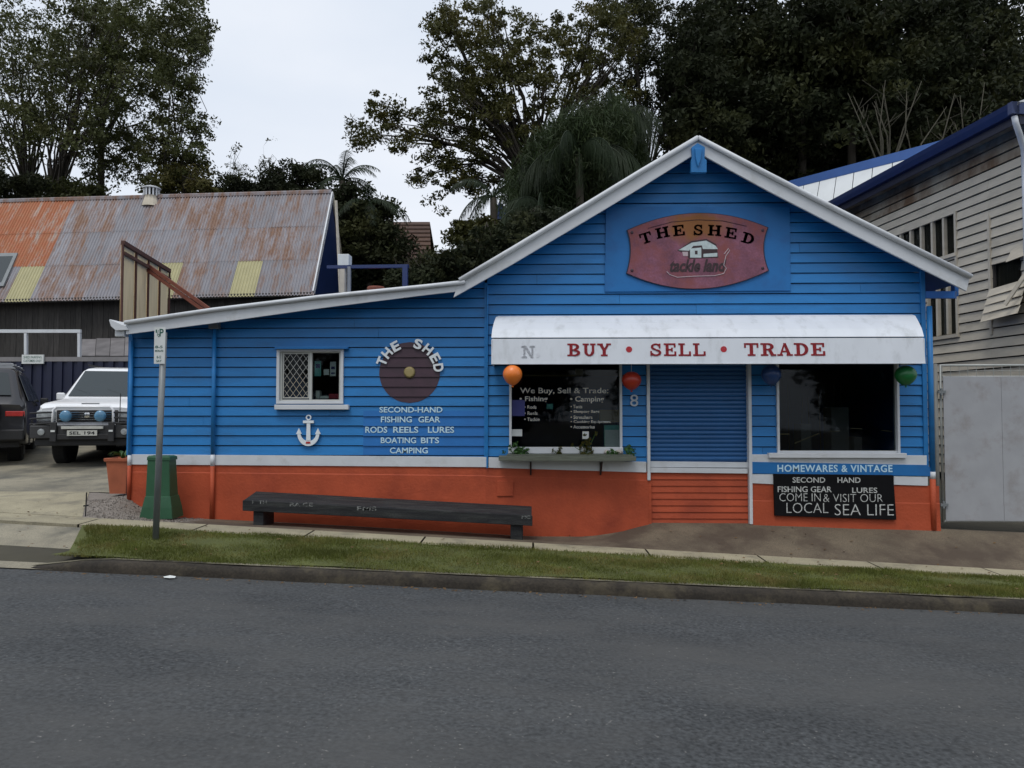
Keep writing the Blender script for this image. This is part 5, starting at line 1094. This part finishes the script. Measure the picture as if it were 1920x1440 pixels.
for k in range(len(zs) - 1):
    boards(gh, nmap, S0, SE, zs[k:k + 2], None, [V1, V2, V3], GREYRUST if k > nz_ - 4 else GREYB, joints=js + ([] if k % 3 else [4.2]), proud=.04, thin=.008, gap=.022)
for px_, y0, y1 in ((1859, 405, 628), (1796, 395, 632)):
    s, _ = onwall(px_, 500); m = MB(); za, zb = onwall(px_, y1)[1], onwall(px_, y0)[1]
    m.hexa([nmap(s - .03, .01, za), nmap(s + .03, .01, za), nmap(s + .03, .05, za), nmap(s - .03, .05, za), nmap(s - .03, .01, zb), nmap(s + .03, .01, zb), nmap(s + .03, .05, zb), nmap(s - .03, .05, zb)]); m.build('cover_strip', GREYB, gh)
def nbox(s0, s1, o0, o1, z0, z1): m = MB(); return m.hexa([nmap(s0, o0, z0), nmap(s1, o0, z0), nmap(s1, o1, z0), nmap(s0, o1, z0), nmap(s0, o0, z1), nmap(s1, o0, z1), nmap(s1, o1, z1), nmap(s0, o1, z1)])
CURT = mat('brown_curtain', (.085, .062, .045), .9, .35, 4, stretch=(6, 6, .4))
for V, n in ((V1, 6), (V2, 3), (V3, 1)):
    s0, s1, z0, z1 = V; wn2 = nbox(s0, s1, -.10, -.07, z0, z1).build('window', CURT, gh)
    for k in range(n + 1): s = s0 + (s1 - s0) * k / n; nbox(max(s - .03, s0), min(s + .03, s1), -.06, .02 if n > 1 else .0, z0, z1).build('mullion', GREYB if n > 1 else DARKT, wn2)
    nbox(s0, s1, -.055, -.05, z0, z1).build('pane', GLASS, wn2)
    nbox(s0 - .05, s1 + .05, -.05, .07, z0 - .07, z0).build('sill', GREYB, wn2)
    nbox(s0, s1, -.25, -.21, z0, z1).build('lining', DARK, wn2)
nbox(S0, SE, -.32, -.26, 0, zE).build('wall_lining', DARK, gh)
# gutter, eave, roof, end wall
m = MB(); pr = [(eo - .02, -.10), (eo + .06, -.09), (eo + .10, .02), (eo + .12, .10), (eo + .08, .11), (eo - .02, .10)]
for s in (S0 - .35, SE): m.v += [nmap(s, a, zE + b) for a, b in pr]
m.f = [(i, (i + 1) % 6, (i + 1) % 6 + 6, i + 6) for i in range(6)] + [tuple(range(5, -1, -1)), tuple(range(6, 12))]; m.build('gutter', NAVYG, gh)
nbox(S0 - .3, SE, eo - .06, eo - .02, zE - .24, zE + .06).build('fascia', NAVY, gh); nbox(S0 - .3, SE, -.02, eo - .06, zE - .12, zE - .08).build('soffit', GREYRUST, gh)
m = MB(); m.slab([nmap(S0 - .35, eo + .02, zE + .1), nmap(SE, eo + .02, zE + .1), nmap(SE, -4.5, zE + 2.2), nmap(S0 - .35, -4.5, zE + 2.2)], (0, 0, -.05)); m.build('roof', ROOFW, gh)
nbox(S0 - .35, S0 - .25, -9, eo + .12, zE - .10, zE + .11).build('gutter', NAVYG, gh); nbox(S0 - .3, S0 - .25, -9, eo, zE - .26, zE - .1).build('fascia', NAVY, gh)
nbox(S0 - .02, S0 + .03, -9, .0, 0, zE).build('end_wall', GREYB, gh)
q = [nmap(S0 - .28, eo + .02, zE - .12), nmap(S0 - .28, eo + .0, zE - .24), nmap(S0 - .22, eo - .12, zE - .42), nmap(S0 - .06, .12, zE - .62), nmap(S0 - .03, .09, zE - 1.2), nmap(S0 - .03, .09, .4)]
m = MB(); m.tube(q, .05, 10); m.build('downpipe', WHITE, gh, smooth=True)
# propped board shutter and its stay under the near window
s0, s1, z0, z1 = V3
sa, za = onwall(1862, 543); zb = onwall(1862, 606)[1]; sb = S0
for k in range(4):
    za_, zb_ = za - (za - zb) * k / 4, za - (za - zb) * (k + 1) / 4 + .012; o1, o2 = .06 + .12 * k / 4 * 1.6, .06 + .12 * (k + 1) / 4 * 1.6
    m = MB(); m.hexa([nmap(sb, o2 + .02, zb_ + .05), nmap(sa, o2, zb_), nmap(sa, o2 + .03, zb_), nmap(sb, o2 + .05, zb_ + .05), nmap(sb, o1, za_ + .05), nmap(sa, o1, za_), nmap(sa, o1 + .012, za_), nmap(sb, o1 + .012, za_ + .05)]); m.build('shutter_board', GREYB, gh)
m = MB(); p0, p1 = onwall(1884, 572, .38), onwall(1924, 512, .22); m.beam(nmap(p0[0], .38, p0[1]), nmap(p1[0], .22, p1[1]), .05, .06); m.build('shutter_stay', GREYB, gh)
p0, p1 = onwall(1889, 492, .12), onwall(1921, 480, .12); q0 = onwall(1889, 478, .05); m = MB(); m.slab([nmap(p0[0], .16, p0[1]), nmap(p1[0], .16, p1[1]), nmap(p1[0], .04, p1[1] + .26), nmap(p0[0], .04, p0[1] + .22)], (.02, 0, 0)); m.build('window_hood', GREYB, gh)
# white roofed wing behind
wg = thing('white_roof_wing', 'wing with white sheet roof and blue ridge behind the grey building', 'building', Pd(1650, 420, 24))
a, b = Pd(1455, 353, 26), Pd(1800, 263, 19.5); nrm_ = (b - a).normalized(); dn = Vector((-1.2, -2.2, -2.6))
for k in range(10):
    u, v = k / 10, (k + 1) / 10; m = MB(); p, q = a.lerp(b, u), a.lerp(b, v - .004); m.slab([p, q, q + dn, p + dn], (0, 0, -.04 - .012 * (k % 2))); m.build('roof_sheet', ROOFW, wg)
m = MB(); m.beam(a + Vector((0, -.05, -.06)), b + Vector((0, -.05, -.06)), .3, .27); m.build('ridge_capping', mat('mid_blue_paint', (.05, .12, .34), .5, .08, 3), wg)
m = MB(); m.slab([a + dn, b + dn, Vector((b.x + dn.x, b.y + dn.y, .5)), Vector((a.x + dn.x, a.y + dn.y, .5))], (0, .1, 0)); m.build('wall', GREYB, wg); m = MB(); m.slab([a, b, b + Vector((3, 5, -3)), a + Vector((3, 5, -3))], (0, 0, -.05)); m.build('rear_roof', ROOFW, wg)

# ------------------------------------------------------------------ gate at the right
gt = thing('sheet_gate', 'wide grey sheet metal gate with wire mesh along its top', 'gate', (X(1840), -.02, -.0))
x0, x1 = X(1768), X(1960) + 1.0; z0, z1 = Z(976, 1800), Z(706, 1800)
for i in range(3): a = x0 + (x1 - x0) * i / 3; m = MB(); m.box(a + .002, a + (x1 - x0) / 3 - .002, -.02, -.005, z0, z1); m.build('panel', GATE, gt)
m = MB(); m.tube([(x0 - .02, .01, z0 - .03), (x0 - .02, .01, z1 + .16), (x1, .01, z1 + .16)], .02, 8); m.tube([(x0 - .02, .01, z0 - .01), (x1, .01, z0 - .01)], .02, 8); m.tube([(x0 - .02, .01, z1), (x1, .01, z1)], .012, 6); m.build('frame', WIRE, gt, smooth=True)
for i in range(22): a = x0 + .12 * i; m = MB(); m.tube([(a, 0, z1 - .02), (a, 0, z1 + .16)], .004, 4); m.build('mesh_wire', WIRE, gt)
m = MB(); m.tube([(x0, 0, z1 + .08), (x1, 0, z1 + .08)], .004, 4); m.build('mesh_wire', WIRE, gt)
for py_ in (735, 946): zz_ = Z(py_, 1765); m = MB(); m.box(X(1757), X(1771), -.05, .0, zz_ - .02, zz_ + .02); m.tube([(X(1763), -.035, zz_ - .05), (X(1763), -.035, zz_ + .05)], .018, 8); m.build('hinge', GALV, gt)
m = MB(); m.tube([(X(1755), .02, -.2), (X(1755), .02, Z(682, 1755))], .038, 12); o = m.build('gate_post', mat('olive_grey_post', (.17, .17, .155), .6, .1, 5), smooth=True); tag(o, 'round grey post between the shop corner and the sheet gate', 'post')
# ------------------------------------------------------------------ trees
def spread(ells, depth, n, seed, dz=1.0):
    """cluster centres inside screen-sized ellipses set at their real distance: (px, py, rx, ry)"""
    g = np.random.default_rng(seed); ar_ = np.array([e[2] * e[3] for e in ells], float); k = g.choice(len(ells), n, p=ar_ / ar_.sum()); out = []
    for i in k:
        px_, py_, rx, ry = ells[i]; a = g.uniform(0, 6.283); r = g.random() ** .5
        out.append(Pd(px_ + rx * r * math.cos(a), py_ + ry * r * math.sin(a), depth + g.normal(0, 1) * dz * min(rx, ry) / F * depth))
    return np.array(out)
def limbs(m, base, fork, cs, r0, nb, seed, n_twig=0, rt=.02):
    g = np.random.default_rng(seed); base, fork = Vector(base), Vector(fork)
    m.tube([base, base.lerp(fork, .5) + Vector(g.normal(0, .12, 3)), fork], [r0 * 1.25, r0, r0 * .8], 9)
    for i in range(nb):
        c = Vector(cs[g.integers(len(cs))]); mid = fork.lerp(c, .45) + Vector((g.normal(0, .3), g.normal(0, .3), .35 + g.random() * .5)); r = r0 * g.uniform(.14, .36)
        pts = [fork.lerp(base, .08 * g.random()), fork.lerp(mid, .5) + Vector(g.normal(0, .12, 3)), mid, mid.lerp(c, .55) + Vector(g.normal(0, .15, 3)), c]; m.tube(pts, [r, r * .8, r * .6, r * .35, rt * .6], 6)
        for j in range(3):
            c2 = Vector(cs[np.argmin(((cs - np.array(c)) ** 2).sum(1) + g.random(len(cs)) * 6)]); s = pts[2].lerp(c, g.random() * .8); m.tube([s, s.lerp(c2, .5) + Vector(g.normal(0, .15, 3)), c2], [r * .35, r * .22, rt * .5], 4)
    return m
def tree(name, label, ells, depth, bpx, fork_py, n, per, rad, leaf, lm, seed, r0=.25, nb=14, flat=0, kind=None, bark=BARK, cat='tree', aspect=.5, group=None, dz=1.0, spx=None):
    cs = spread(ells, depth, n, seed, dz); b = Pd(bpx, 700, depth); gzv = float(Hh(b.x, b.y)); fk = Pd(spx or bpx, fork_py, depth)
    t = thing(name, label, cat, (b.x, b.y, gzv), group=group)
    limbs(MB(), (b.x, b.y, gzv - .2), fk, cs, r0, nb, seed).build('trunk', bark, t, smooth=True)
    g = np.random.default_rng(seed + 50); rs = rad * g.uniform(.5, 1.35, (len(cs), 1)) * np.array([[1, 1, .62]])
    leaves('crown', cs, rs, per, leaf, lm, t, flat=flat, seed=seed, aspect=aspect); return t
GR = 'gum trees behind the rusty shed'
tree('gum_tree', 'tall gum tree at the far left behind the orange rusted end of the roof', [(20, 150, 120, 130), (60, 60, 130, 90), (-30, 300, 60, 60), (90, 250, 60, 60), (-60, 100, 90, 150)], 33, 52, 345, 300, 62, .52, .075, LEAF1, 1, .2, 24, group=GR)
tree('gum_tree', 'gum tree whose many bare limbs fan out low above the shed ridge', [(140, 190, 90, 90), (170, 80, 120, 90), (60, 210, 60, 60), (190, 280, 50, 40), (30, 280, 30, 22)], 31, 98, 378, 290, 62, .48, .075, LEAF1, 2, .2, 34, group=GR)
tree('gum_tree', 'gum tree with a straight dark trunk left of the roof ventilator', [(240, 170, 90, 100), (250, 60, 120, 90), (250, 290, 60, 55), (200, 330, 40, 30)], 32, 189, 250, 300, 66, .48, .075, LEAF1, 3, .16, 24, group=GR)
tree('gum_tree', 'broad gum tree whose crown ends against the open sky right of the ventilator', [(320, 170, 60, 60), (330, 90, 60, 70), (345, 250, 50, 50), (300, 300, 60, 50), (350, 310, 40, 30), (355, 165, 22, 18), (385, 232, 18, 10), (350, 40, 50, 50), (365, 330, 40, 25)], 30, 318, 330, 290, 60, .40, .07, LEAF1, 4, .13, 24, group=GR)
GB = 'low bushes behind the shed ridge'
for i, (e, px_, lb, mm) in enumerate((([(30, 355, 60, 35)], 30, 'dark bush above the left end of the shed ridge', LEAF3), ([(120, 358, 60, 25), (160, 370, 40, 20)], 120, 'green bush around the foot of the fanning gum tree', LEAF1), ([(340, 350, 70, 30), (400, 365, 30, 20)], 345, 'olive green bush just right of the roof ventilator', LEAF2), ([(445, 352, 42, 22), (500, 358, 40, 16)], 445, 'round dark bush below the sparse saplings', LEAF3), ([(540, 335, 45, 28), (575, 350, 35, 28), (600, 330, 14, 18), (520, 360, 40, 18)], 550, 'dark leafy tree between the saplings and the palm', LEAF3))):
    tree('shrub' if i < 4 else 'small_tree', lb, e, 29 + (i % 2) * .7, px_, 375, 46, 130, .45, .075, mm, 20 + i, .08, 8, cat='bush' if i < 4 else 'tree', group=GB if i < 4 else None)
for i, (px_, e, lb) in enumerate(((442, [(440, 275, 12, 12), (430, 310, 18, 18), (455, 320, 22, 14), (415, 330, 18, 12)], 'thin sparse sapling showing against the sky left of centre'), (505, [(506, 267, 11, 7), (490, 300, 10, 10), (500, 305, 12, 12), (480, 325, 20, 10)], 'thin sparse sapling with a tiny leaf tuft at its top'))):
    tree('sapling', lb, e, 29, px_, 345, 20, 9, .16, .055, LEAF1, 40 + i, .035, 9, group='thin saplings above the shed roof')
tree('dense_tree', 'dense dark tree filling the gap right of the shed gable', [(680, 440, 60, 60), (655, 380, 35, 45), (700, 400, 34, 28), (720, 480, 50, 50), (650, 480, 30, 60), (690, 520, 60, 30)], 27, 680, 420, 190, 150, .5, .085, LEAF3, 60, .2, 12)
tree('spreading_tree', 'large broad tree with airy outer branches in the middle of the skyline', [(720, 195, 32, 26), (700, 235, 45, 22), (760, 230, 50, 25), (700, 268, 45, 14), (790, 275, 60, 30), (840, 190, 50, 50), (880, 110, 90, 60), (900, 200, 60, 50), (850, 240, 60, 40), (800, 320, 45, 22), (850, 330, 50, 30), (895, 345, 40, 20), (960, 180, 80, 60), (980, 90, 100, 70), (1060, 140, 80, 60), (1120, 60, 90, 60), (920, 270, 50, 30), (810, 370, 35, 14), (870, 300, 40, 30), (830, 402, 12, 10), (985, 260, 40, 40), (1140, 170, 60, 25), (870, 30, 80, 50)], 34, 1010, 350, 760, 62, .44, .085, LEAF2, 70, .40, 60, bark=BARK, spx=1000)
tree('spreading_tree', 'tree behind the gable left of the roof peak with small gaps of sky', [(1210, 150, 70, 45), (1190, 230, 30, 60), (1255, 240, 36, 50), (1230, 60, 90, 70), (1190, 330, 50, 40), (1290, 190, 40, 70), (1280, 110, 60, 60), (1180, 20, 60, 50)], 38, 1210, 340, 420, 80, .5, .085, LEAF3, 71, .3, 22)
# dark wooded slope on the right, individual trees
GF = 'dark trees of the wooded slope behind the gable'
fr_ = [(1330, 150, 70, 130, 'dark tree rising directly behind the gable peak'), (1420, 240, 80, 120, 'dark tree right of the gable peak below a bright gap of sky'), (1500, 90, 90, 90, 'dark tree reaching the top edge right of the sky gap'), (1560, 230, 90, 120, 'dark tree behind the white roofed wing'), (1650, 120, 90, 120, 'dark tree behind the pale bare stems'), (1740, 190, 90, 120, 'dark tree above the blue ridge of the wing'), (1820, 90, 90, 120, 'dark tree above the dark blue gutter'), (1920, 120, 90, 130, 'dark tree at the far right edge'), (1380, 30, 90, 60, 'tall dark tree crown above the gable peak'), (1600, 0, 110, 60, 'tall dark tree crown at the top edge above the wing'), (1780, -10, 120, 70, 'tall dark tree crown at the top right')]
for i, (a, b, rx, ry, lb) in enumerate(fr_):
    tree('forest_tree', lb, [(a, b, rx, ry), (a - 30, b + 60, rx * .8, ry * .8), (a + 20, b + 110, rx, ry * .7)], 38 + (i * 5) % 9, a, b, 210, 85, .85, .15, LEAF3, 80 + i, .2, 12, group=GF)
for i, (a, tops) in enumerate(((1667, [(1728, 152), (1640, 190), (1700, 170), (1600, 180), (1655, 160)]), (1655, [(1590, 175), (1640, 198), (1660, 150)]), (1822, [(1846, 155), (1790, 230), (1760, 250), (1800, 180)]), (1725, [(1775, 200), (1700, 250), (1790, 175)]))):
    bt = Pd(a, 700, 33); t = thing('bare_stems', ('pale leafless branching stems in front of the dark trees above the wing', 'single pale leafless stem with a crooked side twig left of the branching one', 'long pale leaning bare stem just above the dark blue gutter', 'thin pale bare stems crossing low between the wing and the gutter')[i], 'bare tree', (bt.x, bt.y, float(Hh(bt.x, bt.y)))); m = MB(); g = np.random.default_rng(i)
    for (u, v) in tops:
        st_ = Pd(a, 330, 33); e = Pd(u, v, 33 + g.normal(0, .5)); mid = st_.lerp(e, .5) + Vector(g.normal(0, .2, 3)); m.tube([(bt.x, bt.y, float(Hh(bt.x, bt.y))), st_, mid, e], [.07, .05, .035, .012], 6)
        for k in range(3): s = mid.lerp(e, g.random() * .7); m.tube([s, s + Vector((g.normal(0, .5), 0, .7))], [.018, .006], 4)
    m.build('stems', BARKL, t, smooth=True)
# palms
def palm(label, px_, py_, depth, nf, fl, seed, droop=1.0, w_=.55, trunk=True, m_=LEAF4, dens=46, up=.9, hang=1.0):
    c = Pd(px_, py_, depth); gzv = float(Hh(c.x, c.y)); t = thing('palm_tree', label, 'palm', (c.x, c.y, gzv), group='palms behind the shops'); g = np.random.default_rng(seed)
    if trunk: m = MB(); m.tube([(c.x, c.y, gzv - .2), (c.x + .1, c.y, (gzv + c.z) / 2), c], [.2, .15, .12], 10); m.build('trunk', BARK, t, smooth=True)
    for k in range(nf):
        a = 6.283 * k / nf + g.normal(0, .2); el = g.uniform(.15, 1.25) * up; L_ = fl * g.uniform(.8, 1.15); pts = []; d = np.array([math.cos(a) * math.cos(el), math.sin(a) * math.cos(el), math.sin(el)]); p = np.array(c)
        for i in range(13): pts.append(p.copy()); p = p + d * L_ / 12; d = d + np.array([0, 0, -.155 * droop]); d /= np.linalg.norm(d)
        pts = np.array(pts); m = MB(); m.tube([tuple(q) for q in pts], list(np.linspace(.03, .006, 13)), 4)
        for i in range(dens):
            u = (.12 + .88 * i / dens) * 11.99; j = int(u); q = pts[j] + (pts[min(j + 1, 12)] - pts[j]) * (u - j); tg = pts[min(j + 1, 12)] - pts[max(j, 0)] if j < 12 else pts[12] - pts[11]; tg = tg / (np.linalg.norm(tg) + 1e-9)
            sd = np.cross(tg, (0, 0, 1)); sd /= np.linalg.norm(sd) + 1e-9; ll = w_ * math.sin(math.pi * (.12 + .8 * u / 12)) * g.uniform(.8, 1.1)
            for s in (-1, 1):
                hg = .55 * hang; tip = q + sd * s * ll * (.62 - .4 * (hang - 1)) + tg * ll * .4 + np.array([g.normal(0, .03), g.normal(0, .03), -ll * hg]); md = (q + tip) / 2 + np.array([0, 0, ll * .12]); wv = tg * .014
                m.add([q - wv, q + wv, md + wv, md - wv, tip], [(0, 1, 2, 3), (3, 2, 4)])
        m.build('frond', m_, t)
palm('palm with arching fronds against the sky just right of the shed ridge', 642, 340, 27.5, 13, 2.0, 1, 1.15, .42, dens=34)
palm('lower palm with drooping fronds right of the first one', 690, 385, 26.5, 12, 1.7, 2, 1.2, .45, dens=34)
palm('palm with a frond hanging against the sky left of the big tree trunk', 925, 372, 26, 9, 2.2, 3, 1.4, .5, hang=1.5)
palm('big shaggy palm with long drooping fronds left of the gable', 1085, 290, 24, 20, 2.6, 4, 1.45, .95, dens=44, hang=2.0)
palm('tall shaggy palm behind the big one near the roof slope', 1150, 225, 27, 18, 2.3, 5, 1.5, .9, dens=44, hang=2.0)
palm('shaggy palm low behind the left roof slope of the gable', 1020, 400, 22.5, 16, 2.0, 6, 1.4, .8, dens=40, hang=2.0)
def feathery(label, ells, depth, bpx, n, seed):
    cs = spread(ells, depth, n, seed, .8); b = Pd(bpx, 700, depth); gzv = float(Hh(b.x, b.y)); t = thing('feathery_tree', label, 'tree', (b.x, b.y, gzv), group='feathery drooping trees left of the gable')
    limbs(MB(), (b.x, b.y, gzv - .2), Pd(bpx, ells[0][1] + 60, depth), cs, .14, 16, seed).build('trunk', BARK, t, smooth=True)
    leaves('crown', cs, np.tile([[.42, .42, .5]], (len(cs), 1)), 120, .17, FEATH, t, seed=seed, aspect=.10, droop=.5)
feathery('dense feathery green tree with fine drooping foliage left of the gable slope', [(1080, 275, 85, 55), (1050, 330, 90, 50), (1010, 360, 60, 40), (1120, 230, 60, 40)], 25, 1085, 300, 301)
feathery('taller feathery dark tree just left of the small gap of sky by the gable', [(1150, 240, 50, 60), (1165, 300, 45, 50), (1130, 340, 60, 30)], 28, 1160, 200, 302)
# ground cover on the wooded slope and low bushes behind the shop
g = np.random.default_rng(77); n = 2600; cx_ = g.uniform(-14, 34, n); cy_ = g.uniform(15, 52, n); cz_ = Hh(cx_, cy_) + g.uniform(-.2, 1.1, n)
o = leaves('hillside_undergrowth', np.stack([cx_, cy_, cz_], 1), np.tile([[1.1, 1.1, .8]], (n, 1)), 55, .15, LEAF3, kind='stuff', seed=8); tag(o, 'dark green undergrowth covering the wooded slope behind the shop', 'undergrowth')
for i, (px_, py_, rx, ry, d, lb, mm) in enumerate(((840, 505, 50, 30, 22, 'low olive bush just above the low white roof edge', LEAF3), (930, 470, 70, 40, 21, 'round dark bush where the low roof meets the gable', LEAF3), (900, 440, 60, 30, 26, 'dark bush beneath the hanging palm frond', LEAF2), (1010, 440, 50, 40, 20, 'dark shrub pressed behind the left gable slope', LEAF3), (780, 525, 40, 18, 21, 'small dark bush right of the blue frame', LEAF3))):
    tree('shrub', lb, [(px_, py_, rx, ry)], d, px_, py_ + 20, 60, 120, .42, .075, mm, 120 + i, .06, 6, cat='bush', group='bushes behind the low roof')

# trees added behind the camera to darken the window reflections and low sky light
src = None
for i in range(9):
    x_ = -34 + i * 8.5; gz0 = float(zre(x_)) + .1
    if src is None:
        src = thing('added_tree', 'rounded tree added across the road behind the viewer to darken the window reflections', 'tree', (x_, -27, gz0), group='trees added out of view across the road')
        gg = np.random.default_rng(900); cs = gg.normal(size=(150, 3)); cs /= np.linalg.norm(cs, axis=1)[:, None]; cs = cs * gg.random((150, 1)) ** .4 * np.array([[4.4, 3.0, 3.4]]) + np.array([[0, 0, 4.3]])
        m = MB(); m.tube([(0, 0, -.2), (.1, 0, 1.8), (0, .1, 4)], [.3, .22, .12], 8)
        for c in cs[:16]: m.tube([(.05, 0, 2), tuple(c * .6 + np.array([0, 0, 1])), tuple(c)], [.12, .07, .02], 5)
        m.build('trunk', BARK, src, True, smooth=True); o = leaves('crown', cs, np.tile([[1.0, 1.0, .8]], (150, 1)), 110, .16, LEAF2, None, seed=901); o.parent = src
    else:
        t = src.copy(); col.objects.link(t); t.location = (x_ + random.uniform(-1, 1), -27 + random.uniform(-2, 2), gz0); t.rotation_euler = (0, 0, random.random() * 6); s = random.uniform(.85, 1.15); t.scale = (s, s, s)
        for ch in src.children: c = ch.copy(); col.objects.link(c); c.parent = t
